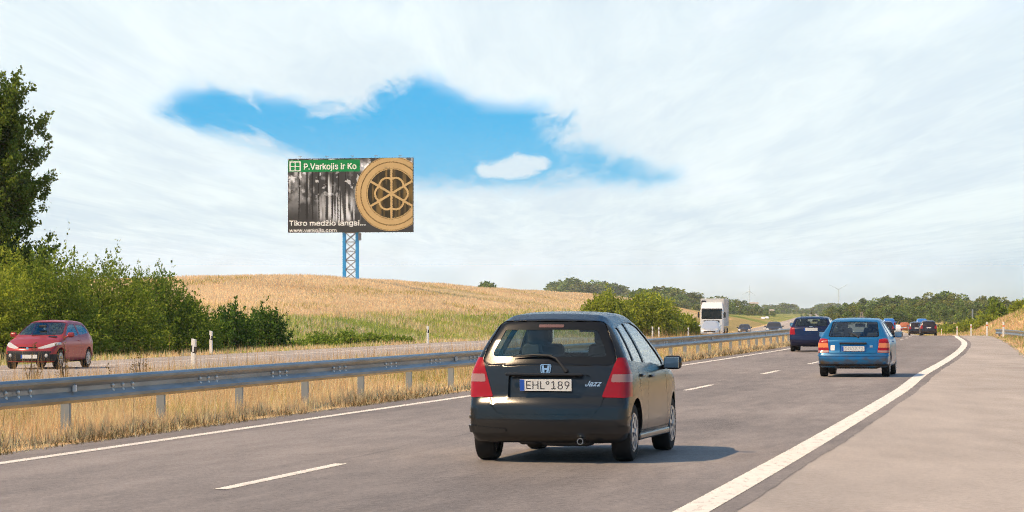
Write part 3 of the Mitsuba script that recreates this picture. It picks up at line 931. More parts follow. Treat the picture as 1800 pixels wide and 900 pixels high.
def frame_on(shell, x, z, lift=.004, front=False):
    """A matrix that lays flat things (text in xy) on the rear or front surface at this place."""
    y = shell.hit_y(x, z, front)
    n = shell.normal([x, y, z])
    up = np.array([0, 0, 1.0]) - n * n[2]
    up /= np.linalg.norm(up)
    right = np.cross(up, n)
    M = np.eye(4)
    M[:3, 0], M[:3, 1], M[:3, 2] = right, up, n
    M[:3, 3] = np.array([x, y, z]) + n * lift
    return M


def tyre_mesh(R, w):
    prof = np.array([(R * .66, -w * .40), (R * .70, -w * .47), (R * .82, -w * .5), (R * .94, -w * .47), (R * .99, -w * .38), (R, -w * .2), (R, w * .2), (R * .99, w * .38), (R * .94, w * .47), (R * .82, w * .5), (R * .70, w * .47), (R * .66, w * .40)])
    m = trimesh.creation.revolve(np.vstack([prof, prof[:1]]), sections=40)
    m.apply_transform(trimesh.transformations.rotation_matrix(np.pi / 2, [0, 1, 0]))
    return m


def rim_mesh(R, w, spokes=7):
    r = R * .67
    disc = Manifold.cylinder(.03, r * .93, r * .93, 48) - Manifold.cylinder(.03, r * .80, r * .80, 48)
    barrel = Manifold.cylinder(w * .8, r, r, 48) - Manifold.cylinder(w * .8, r * .94, r * .94, 48)
    out = barrel.translate([0, 0, -w * .8 + .02]) + disc + Manifold.cylinder(.045, r * .22, r * .19, 20)
    for k in range(spokes):
        out = out + Manifold.batch_hull([Manifold.cube([.02, r * .17, .03], True).translate([r * .12, 0, .02]), Manifold.cube([.02, r * .24, .025], True).translate([r * .86, 0, .012])]).rotate([0, 0, 360 / spokes * k])
    out = out + Manifold.cylinder(.01, r * .95, r * .95, 32).translate([0, 0, -w * .55])      # brake behind the spokes
    m = tm(out)
    m.apply_transform(trimesh.transformations.rotation_matrix(np.pi / 2, [0, 1, 0]))
    return m


def text_on(root, name, text, height, M, m, bold=False, center=True, shear=0.0):
    t = meshkit.text_mesh(text, height, .003, bold)
    b = t.bounds
    if center:
        t.apply_translation([-(b[0][0] + b[1][0]) / 2, -height / 2, 0])
    if shear:
        S = np.eye(4)
        S[0, 1] = shear
        t.apply_transform(S)
    t.apply_transform(M)
    return t


class Car:
    def __init__(s, name, label, cat, shell, place, heading, paint, group=None):
        s.sh, s.paint = shell, paint
        s.root = numbered(name)
        tag(s.root, label, cat, group)
        s.M = trimesh.transformations.translation_matrix(place) @ trimesh.transformations.rotation_matrix(-heading, [0, 0, 1])

    def part(s, name, mesh, m, smooth=32, parent=None, label=None):
        mesh = tm(mesh) if isinstance(mesh, Manifold) else mesh.copy()
        mesh.apply_transform(s.M)
        k = add(name, mesh, m, smooth, parent or s.root)
        if label:
            labels[k] = {'label': label}
        return k


def build_car(name, label, shell, place, heading, paint, wheels, R, rear_window=None, side_windows=(), windscreen=None, tail=(), head=(), plate=None, plate_text=None, fine=False, glass='mat_glass', cabin=True,
              tyre_w=.185, mirror=None, grooves=(), bumper=None, trims=(), rim='mat_alloy', handles=(), belt=.62, cat='car', group=None, grille=None, plate_front=None, recess=None, spokes=7, seats=True, frit=.09):
    c = Car(name, label, cat, shell, place, heading, paint, group)
    S = shell.solid()
    W, L, H = shell.W, shell.L, shell.H
    body = S
    cut = []
    for y in wheels:
        for sx in (-1, 1):
            cyl = Manifold.cylinder(.42, R + .045, R + .045, 48).rotate([0, 90, 0])
            cut.append(cyl.translate([W / 2 - .27 if sx > 0 else -W / 2 - .15, y, R + .01]))
    body = body - Manifold.batch_boolean(cut, m3.OpType.Add)
    sheet = shell.solid(-.012)
    inner = shell.solid(-.05, step=max(shell.step, .05))
    prisms = []
    if rear_window is not None:
        prisms.append(('rear_window', along_y(rear_window, -L / 2 - .3, -L / 2 + .95), rear_window))
    if windscreen is not None:
        prisms.append(('windscreen', along_y(windscreen, .05, L / 2 + .1), windscreen))
    for p in side_windows:
        for sx in (-1, 1):
            prisms.append(('side_window', along_x(p, *((.2, W) if sx > 0 else (-W, -.2))), p))
    if cabin:
        hollow = inner ^ Manifold.cube([3, L - 1.0 if windscreen is not None else L, 2]).translate([-1.5, -L / 2 + .06, belt])
        hollow = hollow ^ along_x(Polygon([(-L, belt), (-L, 3), (L, 3), (L, 1.06), (L / 2 - 1.35, belt + .28), (L / 2 - 1.5, belt)]), -2, 2)
        body = body - hollow
        body = body - Manifold.batch_boolean([p for _, p, _ in prisms], m3.OpType.Add)
    if recess is not None:
        poly, depth = recess
        sunk = shell.solid(-depth)
        body = body - (along_y(poly, -L / 2 - .3, -L / 2 + .6) - sunk)
    if grooves:
        thin = shell.solid(-.014)
        g = [along_y(LineString(q).buffer(wd), -L / 2 - .3, -L / 2 + .75) if kind == 'rear' else along_x(LineString(q).buffer(wd), *((.2, W) if kind == 'side' else (-W, -.2))) for kind, q, wd in grooves]
        body = body - (Manifold.batch_boolean(g, m3.OpType.Add) - thin)
    c.part('body', body, paint, 34)
    for nm, pr, poly in prisms:
        c.part(nm, skin(sheet, pr), ('mat_glass_dark' if nm != 'rear_window' else glass) if cabin else 'mat_dark_glass', True)
    proud = shell.solid(.007)
    def plaque(poly, y0, y1, dz=None):
        return (proud ^ along_y(poly, y0, y1)) - shell.solid(-.002)
    base = shell.solid(-.002)
    if rear_window is not None and frit and cabin:                                  # dark printed border of the rear pane
        ring = rear_window.difference(rear_window.buffer(-frit).buffer(-.03).buffer(.03))
        lift = shell.solid(-.006)
        c.part('window_border', (lift ^ along_y(ring, -L / 2 - .3, -L / 2 + .95)) - shell.solid(-.010), 'mat_gloss_black')
    for poly, y1, m, inserts in tail:
        for q in (poly, flipped(poly)):
            k = c.part('tail_light', (proud ^ along_y(q, -L / 2 - .3, y1)) - base, m)
            for ip, im in inserts:
                iq = ip if q is poly else flipped(ip)
                c.part('lens', (shell.solid(.011) ^ along_y(iq.intersection(q.buffer(-.008)), -L / 2 - .3, y1 + .01)) - shell.solid(.004), im, parent=k)
    for poly, y0, m in head:
        for q in (poly, flipped(poly)):
            c.part('headlight', (proud ^ along_y(q, y0, L / 2 + .2)) - base, m)
    for nm, kind, poly, m, a, b in trims:
        pr = along_y(poly, a, b) if kind == 'y' else along_x(poly, a, b)
        c.part(nm, (shell.solid(.010) ^ pr) - base, m)
    if cabin:
        tub = (inner ^ Manifold.cube([3, L - 1.5, .26]).translate([-1.5, -L / 2 + .2, belt + .005])) - (shell.solid(-.08, step=.08) ^ Manifold.cube([3, L - 1.6, 2]).translate([-1.5, -L / 2 + .25, belt + .04]))
        c.part('interior', tub, 'mat_seat_cloth')
        c.part('dashboard', (rbox(W * .8, .40, .26, .08).translate([0, L / 2 - 1.42, belt + .22])) ^ inner, 'mat_black_plastic')
        if seats:
            for sx in (-1, 1):
                st = rbox(.46, .14, .62, .06).rotate([-12, 0, 0]).translate([sx * .36, -.28, belt + .26]) + rbox(.27, .10, .21, .045).translate([sx * .36, -.40, belt + .66]) + rbox(.05, .05, .14, .02).translate([sx * .36, -.38, belt + .53])
                c.part('seat', st, 'mat_seat_cloth')
            bench = rbox(W * .72, .14, .40, .06).rotate([-14, 0, 0]).translate([0, -1.02, belt + .15])
            for sx in (-1, 0, 1):
                bench = bench + rbox(.25, .09, .14, .04).translate([sx * .40, -1.1, belt + .39])
            c.part('rear_seat', bench, 'mat_seat_cloth')
            c.part('rear_view_mirror', rbox(.24, .04, .08, .018).translate([0, .55, H - .18]), 'mat_black_plastic')
    for i, y in enumerate(wheels):
        for sx in (-1, 1):
            tr = np.eye(4)
            if sx < 0:
                tr = trimesh.transformations.rotation_matrix(np.pi, [0, 0, 1])
            pos = trimesh.transformations.translation_matrix([sx * (W / 2 - tyre_w / 2 - .025), y, R])
            w = tyre_mesh(R, tyre_w)
            w.apply_transform(pos)
            k = c.part('wheel', w, 'mat_rubber', 40)
            r = rim_mesh(R, tyre_w, spokes)
            r.apply_transform(pos @ tr @ trimesh.transformations.translation_matrix([tyre_w * .36, 0, 0]))
            c.part('rim', r, rim, 30, parent=k)
    under = Manifold.cube([W - .62, L - .7, .12], True).translate([0, 0, .25])
    c.part('underbody', under, 'mat_black_plastic', False)
    if mirror is not None:
        y, z = mirror[:2]
        for sx in (-1, 1):
            x = shell.hit_x(y, z, sx)
            hm = rbox(.20, .10, .145, .045).rotate([0, 0, sx * -8]).translate([x + sx * .125, y - .02, z + .05]) + Manifold.batch_hull([Manifold.sphere(.025, 10).translate([x - sx * .02, y + .03, z - .01]), Manifold.sphere(.025, 10).translate([x + sx * .1, y, z + .02])])
            k = c.part('wing_mirror', hm, mirror[2] if len(mirror) > 2 else paint)
            g = rbox(.165, .006, .112, .0029).rotate([0, 0, sx * -8]).translate([x + sx * .125 - sx * .004, y - .0755, z + .05])
            c.part('mirror_glass', g, 'mat_chrome', parent=k)
    for y, z in handles:
        for sx in (-1, 1):
            x = shell.hit_x(y, z, sx)
            c.part('door_handle', rbox(.035, .17, .03, .014).translate([x + sx * .012, y, z]), paint)
    for pl, front in ((plate, False), (plate_front, True)):
        if pl is None:
            continue
        x, z, w, h, y, tilt = pl
        sgn = 1 if front else -1
        M = trimesh.transformations.translation_matrix([x, y, z]) @ trimesh.transformations.rotation_matrix(np.pi if front else 0, [0, 0, 1]) @ trimesh.transformations.rotation_matrix(np.pi / 2 + math.radians(tilt), [1, 0, 0])
        b = trimesh.creation.box([w, h, .012])
        b.apply_transform(M)
        k = c.part('number_plate', b, 'mat_plate_white', False)
        band = trimesh.creation.box([w * .085, h - .004, .004])
        band.apply_translation([-w * .455, 0, .0085])
        band.apply_transform(M)
        c.part('blue_band', band, 'mat_plate_blue', False, parent=k)
        if plate_text:
            t = text_on(c.root, 'lettering', plate_text, h * .68, M @ trimesh.transformations.translation_matrix([w * .045, 0, .006]), 'mat_ink')
            want = w * .84
            t0 = meshkit.text_mesh(plate_text, h * .68, .003)
            sx = want / t0.extents[0]
            t0.apply_translation([-(t0.bounds[0][0] + t0.bounds[1][0]) / 2, -h * .34, 0])
            t0.apply_scale([sx, 1, 1])
            t0.apply_transform(M @ trimesh.transformations.translation_matrix([w * .045, 0, .0062]))
            labels[c.part('lettering', t0, 'mat_ink', False, parent=k)] = {'kind': 'stuff'}
    return c


ROAD_YAW = math.atan(.19)


def heading_at(Y):
    return math.atan(float(slope(np.float64(Y))))


def on_road(x_photo, Y, back, heading, dz=0.0):
    """The middle of a car whose rear (or front) stands at this column and distance; back: metres from there to the middle."""
    X = (x_photo - 900) / FOCAL * Y
    X, Y = X + back * math.sin(heading), Y + back * math.cos(heading)
    l = float(across(X, Y))
    z = float(road_z(Y)) - (.15 if l > 15 else 0) + .002
    return [X, Y, z + dz]


# ---- the black hatchback in the near lane
JAZZ = Shell(3.83, 1.675, 1.525,
             [(-1.80, .20), (-1.90, .27), (-1.925, .42), (-1.915, .60), (-1.86, .66), (-1.845, .78), (-1.80, 1.00), (-1.66, 1.26), (-1.53, 1.445), (-1.25, 1.505), (-.6, 1.53), (-.1, 1.515), (.12, 1.455), (.82, 1.02), (1.35, .92),
              (1.78, .74), (1.90, .56), (1.915, .36), (1.84, .22)],
             [(-1.95, .775), (-1.7, .815), (-1.3, .838), (.8, .838), (1.4, .80), (1.9, .66)],
             [(0, .93), (.2, .955), (.42, 1.0), (.70, 1.0), (.88, .99), (1.0, .945), (1.2, .83), (1.4, .68), (1.55, .56)], bow_rear=.18, bow_front=.3, crown=.055, blend=.095, round_side=.05, step=.032, zc=.66)
jz_window = rounded([(-.70, .985), (.70, .985), (.655, 1.16), (.53, 1.425), (-.53, 1.425), (-.655, 1.16)], .06)
jz_tail = rounded([(.56, .665), (.675, 1.0), (.70, 1.06), (.95, 1.06), (.95, .69), (.78, .655)], .012)
HEAD_BLACK = ROAD_YAW + math.radians(1.5)
place = on_road(957.5, 28.6, 1.915, HEAD_BLACK)
gate = [(-.705, 1.0), (-.69, .92), (-.585, .66), (-.56, .57), (-.50, .505), (-.42, .49), (.42, .49), (.50, .505), (.56, .57), (.585, .66), (.69, .92), (.705, 1.0)]
black = build_car(
    'hatchback_car', 'black five door hatchback driving away in the near lane, biggest car in the photo', JAZZ, place, HEAD_BLACK, 'mat_black_paint', (-1.295, 1.155), .295,
    rear_window=jz_window, windscreen=rounded([(-.70, 1.08), (.70, 1.08), (.52, 1.43), (-.52, 1.43)], .05),
    side_windows=(rounded([(-1.52, 1.03), (-1.23, 1.02), (-1.10, 1.36), (-1.26, 1.36)], .03), rounded([(-1.19, 1.015), (-.66, .995), (-.64, 1.405), (-1.04, 1.375)], .03), rounded([(-.58, .993), (.48, .95), (.50, .985), (.06, 1.36), (-.20, 1.41), (-.56, 1.41)], .03)),
    tail=((jz_tail, -1.55, 'mat_red_lens', ((rounded([(.645, .815), (.90, .815), (.90, .895), (.66, .895)], .015), 'mat_clear_lens'),)),),
    head=((rounded([(.40, .62), (.78, .66), (.78, .86), (.62, .84)], .02), 1.35, 'mat_headlamp'),),
    plate=(0, .785, .53, .118, -1.868, 6), plate_text='EHL\u00b0189', glass='mat_glass_clear', tyre_w=.205, mirror=(.36, .93, 'mat_black_paint'),
    grooves=(('rear', gate, .005), ('side', [(-.62, 1.0), (-.60, .32)], .005), ('side', [(-1.16, 1.02), (-1.10, .80), (-1.02, .62)], .005), ('side', [(.52, .98), (.62, .60), (.60, .30)], .005), ('side', [(-1.0, .30), (.8, .30)], .005)),
    handles=((-.98, .87), (-.40, .85)), recess=(rounded([(-.40, .655), (.36, .655), (.46, .885), (-.40, .885)], .03), .035), frit=.085, seats=True, belt=.62)
# emblem, lettering, wiper, trims
M = frame_on(JAZZ, -.01, .945, .006)
ring = rounded([(-.060, .048), (.060, .048), (.046, -.048), (-.046, -.048)], .018)
ring = ring.difference(ring.buffer(-.008))
aitch = unary_union([Polygon([(-.042, .036), (-.020, .036), (-.016, .008), (.016, .008), (.020, .036), (.042, .036), (.030, -.036), (.010, -.036), (.013, -.010), (-.013, -.010), (-.010, -.036), (-.030, -.036)]), ring])
em = trimesh.util.concatenate([trimesh.creation.extrude_polygon(g, .008, engine='earcut') for g in getattr(aitch, 'geoms', [aitch])])
em.apply_transform(M)
black.part('emblem', em, 'mat_chrome', 20)
tx = text_on(black.root, 'lettering', 'Jazz', .052, frame_on(JAZZ, .475, .80, .003), 'mat_chrome', True, True, .45)
labels[black.part('model_lettering', tx, 'mat_chrome', False)] = {'kind': 'stuff'}


def rod(points, r, n=8):
    return tube_mesh(points, np.full(len(points), r) if np.isscalar(r) else r, n)


wz = lambda x, z, o=.022: [x, JAZZ.hit_y(x, z) - o, z]
wp = trimesh.util.concatenate([rod([wz(.20, .925, .0), wz(.20, .925, .03), wz(.17, .97, .034), wz(.09, 1.055, .036), wz(.0, 1.085, .034)], [.026, .02, .014, .012, .010]), rod([wz(.05, 1.08, .026), wz(-.15, 1.085, .026), wz(-.36, 1.07, .026)], [.011, .012, .005])])
black.part('wiper', wp, 'mat_black_plastic', 40)
black.part('brake_light', (JAZZ.solid(.0) ^ along_y(rounded([(-.13, 1.365), (.13, 1.365), (.13, 1.395), (-.13, 1.395)], .01), -2, -1.2)) - JAZZ.solid(-.005), 'mat_dull_lens')
black.part('exhaust_pipe', tm(Manifold.cylinder(.16, .032, .032, 20) - Manifold.cylinder(.17, .026, .026, 20)).apply_transform(trimesh.transformations.translation_matrix([.37, -1.80, .225]) @ trimesh.transformations.rotation_matrix(np.pi / 2, [1, 0, 0])).apply_translation([0, 0, 0]), 'mat_chrome')
black.part('silencer', rbox(.55, .28, .15, .06).translate([.18, -1.62, .24]), 'mat_black_plastic')
black.part('tow_eye', rbox(.22, .2, .14, .05).translate([-.20, -1.70, .25]), 'mat_black_plastic')
for sx in (-1, 1):
    lip = rounded([(sx * .35, .335), (sx * .84, .375), (sx * .84, .30), (sx * .45, .30)], .015)
    black.part('bumper_lip', (JAZZ.solid(.022) ^ along_y(lip, -2.2, -1.66)) - JAZZ.solid(-.002), 'mat_black_paint', 40)
black.part('bumper_ledge', (JAZZ.solid(.012) ^ along_y(rounded([(-.86, .44), (.86, .44), (.86, .468), (-.86, .468)], .01), -2.2, -1.62)) - JAZZ.solid(-.002), 'mat_black_paint', 40)
black.part('plate_handle', rbox(.80, .035, .028, .012).translate([-.02, -1.852, .892]), 'mat_black_paint')
black.part('sill', rbox(.05, 1.9, .07, .02).translate([.80, -.07, .235]), 'mat_black_paint')
bar = rbox(.05, 1.9, .07, .02).translate([-.80, -.07, .235])
black.part('sill', bar, 'mat_black_paint')

# ---- the bright blue hatchback ahead in the same lane
BLUE = Shell(4.2, 1.69, 1.38,
             [(-1.98, .22), (-2.08, .30), (-2.10, .48), (-2.06, .54), (-2.00, .60), (-1.97, .88), (-1.86, .925), (-1.55, 1.12), (-1.25, 1.305), (-1.0, 1.355), (-.3, 1.39), (.2, 1.37), (.5, 1.31), (1.05, .98), (1.6, .86), (1.95, .72), (2.08, .55), (2.08, .32), (1.98, .22)],
             [(-2.12, .775), (-1.8, .825), (-1.3, .845), (1.0, .845), (1.6, .80), (2.1, .66)],
             [(0, .92), (.2, .95), (.45, 1.0), (.72, 1.0), (.88, .965), (1.0, .89), (1.2, .755), (1.4, .64)], bow_rear=.16, bow_front=.3, crown=.045, blend=.08, round_side=.05, step=.045, zc=.60)
bl_tail = rounded([(.565, .575), (.60, .885), (.72, .905), (.95, .88), (.95, .56), (.75, .565)], .015)
h = ROAD_YAW
blue = build_car(
    'hatchback_car', 'bright blue dusty hatchback ahead in the near lane with its rear plate in a recess', BLUE, on_road(1499, 66.6, 2.1, h), h, 'mat_blue_paint', (-1.30, 1.30), .30,
    rear_window=rounded([(-.60, .935), (.60, .935), (.52, 1.295), (-.52, 1.295)], .04), windscreen=rounded([(-.66, 1.03), (.66, 1.03), (.53, 1.30), (-.53, 1.30)], .04),
    side_windows=(rounded([(-1.30, .96), (-.62, .95), (-.55, 1.26), (-1.0, 1.25)], .03), rounded([(-.52, .95), (.80, .92), (.32, 1.24), (-.10, 1.285), (-.46, 1.27)], .03)),
    tail=((bl_tail, -1.72, 'mat_red_lens', ((Polygon([(.5, .69), (1, .69), (1, .80), (.5, .80)]), 'mat_orange_lens'), (Polygon([(.5, .575), (1, .575), (1, .625), (.5, .625)]), 'mat_clear_lens'))),),
    head=((rounded([(.42, .58), (.78, .60), (.78, .74), (.48, .72)], .02), 1.6, 'mat_headlamp'),),
    plate=(.0, .665, .53, .115, -2.012, 4), plate_text=None, glass='mat_glass_clear', mirror=(.70, .93, 'mat_black_plastic'), recess=(rounded([(-.31, .58), (.31, .58), (.31, .80), (-.31, .80)], .02), .03),
    grooves=(('rear', [(-.57, .9), (-.55, .56), (.55, .56), (.57, .9)], .006), ('side', [(-.57, .95), (-.55, .3)], .006), ('side', [(.8, .93), (.78, .3)], .006)), handles=((-.35, .82),), frit=.02, belt=.58)
blue.part('bumper_ledge', (BLUE.solid(.016) ^ along_y(rounded([(-.9, .49), (.9, .49), (.9, .525), (-.9, .525)], .01), -2.4, -1.7)) - BLUE.solid(-.002), 'mat_blue_paint', 40)
blue.part('bumper_lip', (BLUE.solid(.02) ^ along_y(rounded([(-.9, .26), (.9, .26), (.9, .30), (-.9, .30)], .012), -2.4, -1.75)) - BLUE.solid(-.002), 'mat_black_plastic', 40)
blue.part('emblem', rbox(.07, .012, .05, .005).translate([.42, BLUE.hit_y(.42, .70) - .004, .72]), 'mat_chrome')
blue.part('plate_bar', rbox(.64, .05, .045, .015).translate([0, -2.005, .79]), 'mat_black_plastic')
blue.part('sticker', (BLUE.solid(.004) ^ along_y(rounded([(-.53, .625), (-.43, .625), (-.43, .75), (-.53, .75)], .01), -2.3, -1.7)) - BLUE.solid(-.002), 'mat_white_print', label='square white sticker beside the left tail light')
wb = lambda x, z, o=.02: [x, BLUE.hit_y(x, z) - o, z]
blue.part('wiper', rod([wb(.12, .925), wb(.02, .99), wb(-.14, 1.05)], [.016, .011, .005]), 'mat_black_plastic', 40)
blue.part('exhaust_pipe', tm(Manifold.cylinder(.2, .03, .03, 16)).apply_transform(trimesh.transformations.translation_matrix([-.38, -1.9, .22]) @ trimesh.transformations.rotation_matrix(np.pi / 2, [1, 0, 0])), 'mat_black_plastic')
t = meshkit.text_mesh('DGG872', .075, .003)
t.apply_translation([-(t.bounds[0][0] + t.bounds[1][0]) / 2, -.0375, 0])
t.apply_scale([.43 / t.extents[0], 1, 1])
t.apply_transform(trimesh.transformations.translation_matrix([.022, -2.0185, .665]) @ trimesh.transformations.rotation_matrix(np.pi / 2 + math.radians(4), [1, 0, 0]))
mat('faint_ink', principled((.30, .31, .33), .5))
labels[blue.part('lettering', t, 'mat_faint_ink', False, parent=blue.root + '__number_plate')] = {'kind': 'stuff'}

# ---- the navy car in the outer lane
NAVY = Shell(4.15, 1.70, 1.36,
             [(-1.95, .22), (-2.05, .32), (-2.07, .50), (-2.03, .60), (-2.00, .92), (-1.86, 1.06), (-1.62, 1.28), (-1.35, 1.34), (-.5, 1.365), (.1, 1.34), (.45, 1.28), (1.15, .98), (1.7, .86), (2.0, .70), (2.07, .5), (2.05, .3), (1.95, .22)],
             [(-2.1, .77), (-1.8, .82), (-1.3, .85), (1.0, .85), (1.6, .81), (2.1, .66)],
             [(0, .92), (.2, .95), (.45, 1.0), (.75, 1.0), (.92, .96), (1.1, .86), (1.3, .75), (1.45, .66)], bow_rear=.15, bow_front=.3, blend=.08, round_side=.06, step=.055, zc=.62)
h = heading_at(112)
nv_tail = rounded([(.60, .66), (.64, .93), (.95, .95), (.95, .66)], .02)
navy = build_car(
    'estate_car', 'dark blue estate car in the outer lane, half hidden by the bright blue car', NAVY, on_road(1425, 109.5, 2.07, h, 0), h, 'mat_navy_paint', (-1.28, 1.30), .30,
    rear_window=rounded([(-.64, .985), (.64, .985), (.57, 1.28), (-.57, 1.28)], .05), windscreen=rounded([(-.66, 1.07), (.66, 1.07), (.55, 1.29), (-.55, 1.29)], .04),
    side_windows=(rounded([(-1.68, 1.03), (-.60, .99), (-.60, 1.26), (-1.5, 1.24)], .03), rounded([(-.52, .985), (.85, .96), (.35, 1.20), (-.52, 1.26)], .03)),
    tail=((nv_tail, -1.7, 'mat_red_lens', ()),), plate=(-.0, .86, .53, .12, -2.02, 6), glass='mat_glass_clear', mirror=(.75, .98), frit=.02, belt=.6)
navy.part('chrome_strip', rbox(.14, .02, .03, .009).translate([0, -2.012, .97]), 'mat_chrome')
navy.part('aerial', rod([[-.02, -1.2, 1.34], [-.02, -1.28, 1.62]], .006, 5), 'mat_black_plastic')

# ---- the red hatchback coming the other way
RED = Shell(3.83, 1.65, 1.43,
            [(-1.75, .25), (-1.86, .35), (-1.90, .55), (-1.86, .80), (-1.78, .98), (-1.56, 1.26), (-1.36, 1.385), (-1.0, 1.42), (-.35, 1.44), (.05, 1.40), (.98, .96), (1.3, .88), (1.68, .73), (1.86, .60), (1.90, .46), (1.88, .27), (1.78, .20)],
            [(-1.95, .70), (-1.6, .79), (-1.2, .825), (.9, .825), (1.4, .79), (1.92, .60)],
            [(0, .93), (.2, .955), (.45, 1.0), (.72, 1.0), (.9, .955), (1.05, .88), (1.25, .765), (1.42, .64)], bow_rear=.16, bow_front=.34, crown=.05, blend=.08, round_side=.06, step=.042, zc=.60)
rd_head = rounded([(.26, .615), (.42, .60), (.62, .63), (.86, .74), (.86, .80), (.66, .77), (.40, .67)], .012)
h = ROAD_YAW + math.pi
red = build_car(
    'hatchback_car', 'red three door hatchback coming the other way in front of the tall shrubs', RED, on_road(47, 83.3, 1.9, ROAD_YAW), h, 'mat_red_paint', (-1.24, 1.20), .29,
    rear_window=rounded([(-.58, 1.02), (.58, 1.02), (.50, 1.34), (-.50, 1.34)], .05), windscreen=rounded([(-.70, 1.0), (.70, 1.0), (.545, 1.375), (-.545, 1.375)], .05),
    side_windows=(rounded([(-1.50, 1.05), (-.56, .985), (-.56, 1.30), (-1.22, 1.27)], .03), rounded([(-.47, .98), (.72, .93), (.20, 1.24), (-.10, 1.31), (-.47, 1.31)], .03)),
    tail=((rounded([(.5, .62), (.58, .95), (.9, .95), (.9, .62)], .02), -1.55, 'mat_red_lens', ()),), head=((rd_head, 1.2, 'mat_headlamp'),),
    plate_front=(-.07, .37, .50, .11, 1.905, 0), glass='mat_glass_clear', mirror=(.62, .95, 'mat_red_paint'), handles=((-.34, .82),), frit=.02, belt=.58, spokes=9,
    grooves=(('side', [(-.52, .98), (-.50, .33)], .006), ('side', [(.74, .93), (.70, .33)], .006), ('left', [(-.52, .98), (-.50, .33)], .006), ('left', [(.74, .93), (.70, .33)], .006)),
    trims=(('grille', 'y', rounded([(-.62, .42), (.62, .42), (.70, .53), (-.70, .53)], .02), 'mat_black_plastic', 1.3, 2.1), ('bumper_strip', 'y', rounded([(-.9, .24), (.9, .24), (.9, .44), (-.9, .44)], .02), 'mat_black_plastic', 1.36, 2.1),
           ('air_slot', 'y', rounded([(-.26, .625), (.26, .625), (.30, .65), (-.30, .65)], .008), 'mat_gloss_black', 1.3, 2.1), ('rubbing_strip', 'x', rounded([(-.9, .50), (.66, .50), (.66, .56), (-.9, .56)], .01), 'mat_red_paint', -1, 1)))
em = trimesh.creation.icosphere(2, .045)
em.apply_scale([1, .3, 1.1])
em.apply_translation([0, RED.hit_y(0, .60, True) + .005, .60])
red.part('emblem', em, 'mat_chrome', True)
for sx in (-1, 1):
    fl = tm(Manifold.sphere(.055, 20).scale([1, .35, 1]))
    fl.apply_translation([sx * .55, RED.hit_y(sx * .55, .40, True) + .012, .40])
    red.part('fog_light', fl, 'mat_headlamp', True)
red.part('bonnet_vent', rbox(.26, .08, .02, .009).rotate([-22, 0, 0]).translate([-.47, 1.0, .945]), 'mat_gloss_black')
red.part('window_sticker', trimesh.creation.box([.05, .01, .11], trimesh.transformations.translation_matrix([0, .40, 1.20])), 'mat_white_print', False)
red.part('wiper', rod([[-.5, RED.hit_y(-.5, 1.0, True) + .02, 1.0], [0, RED.hit_y(0, 1.0, True) + .02, 1.0], [.2, RED.hit_y(.2, .99, True) + .03, .99]], .014), 'mat_black_plastic', 40)

# ---- small cars in the distance share two forms
SMALL = Shell(4.1, 1.72, 1.46, [(-1.95, .25), (-2.04, .4), (-2.03, .6), (-1.97, .95), (-1.70, 1.32), (-1.4, 1.42), (-.4, 1.47), (.1, 1.43), (1.0, 1.0), (1.6, .86), (1.95, .68), (2.04, .5), (2.0, .28)],
              [(-2.1, .76), (-1.7, .83), (1.0, .86), (1.6, .81), (2.1, .68)], [(0, .93), (.45, 1.0), (.75, 1.0), (.95, .95), (1.2, .82), (1.46, .66)], blend=.1, step=.10, zc=.62)
TALL = Shell(4.6, 1.86, 1.68, [(-2.2, .3), (-2.29, .45), (-2.27, .7), (-2.22, 1.05), (-2.0, 1.52), (-1.7, 1.62), (-.4, 1.69), (.2, 1.64), (1.05, 1.14), (1.8, 1.0), (2.2, .82), (2.29, .6), (2.25, .32)],
             [(-2.35, .84), (-1.9, .91), (1.1, .93), (1.8, .88), (2.35, .74)], [(0, .93), (.5, 1.0), (.85, 1.0), (1.08, .95), (1.4, .82), (1.68, .68)], blend=.1, step=.10, zc=.72)


def small_car(name, label, shell, x, Y, paint, oncoming=False, group=None, dz=0.0, **k):
    H, W, L = shell.H, shell.W, shell.L
    b = H * .66
    hd = heading_at(Y)
    glass = dict(rear_window=rounded([(-.36 * W, b), (.36 * W, b), (.30 * W, H * .93), (-.30 * W, H * .93)], .05), windscreen=rounded([(-.40 * W, b + .06), (.40 * W, b + .06), (.32 * W, H * .94), (-.32 * W, H * .94)], .05),
                 side_windows=(rounded([(-L * .40, b + .03), (-.5, b), (-.5, H * .91), (-L * .36, H * .90)], .03), rounded([(-.42, b), (.85, b - .02), (.35, H * .86), (-.42, H * .91)], .03)))
    return build_car(name, label, shell, on_road(x, Y, L / 2, hd, dz), hd + (math.pi if oncoming else 0), paint, (-L * .31, L * .31), .31 if shell is SMALL else .35,
                     tail=((rounded([(.34 * W, b - .32), (.37 * W, b + .02), (.6 * W, b + .02), (.6 * W, b - .32)], .02), -L * .40, 'mat_red_lens', ()),),
                     head=((rounded([(.26 * W, b - .32), (.47 * W, b - .32), (.47 * W, b - .14), (.30 * W, b - .16)], .02), L * .36, 'mat_headlamp'),),
                     plate=(0, b - .2 if shell is TALL else b - .28, .52, .12, -L / 2 - .005, 0), plate_front=(0, .42, .52, .12, L / 2 + .012, 0), cabin=False, mirror=(.8, b + .02), group=group,
                     trims=(('grille', 'y', rounded([(-.3 * W, .46), (.3 * W, .46), (.3 * W, .58), (-.3 * W, .58)], .02), 'mat_black_plastic', 1.2, 2.6),), **k)


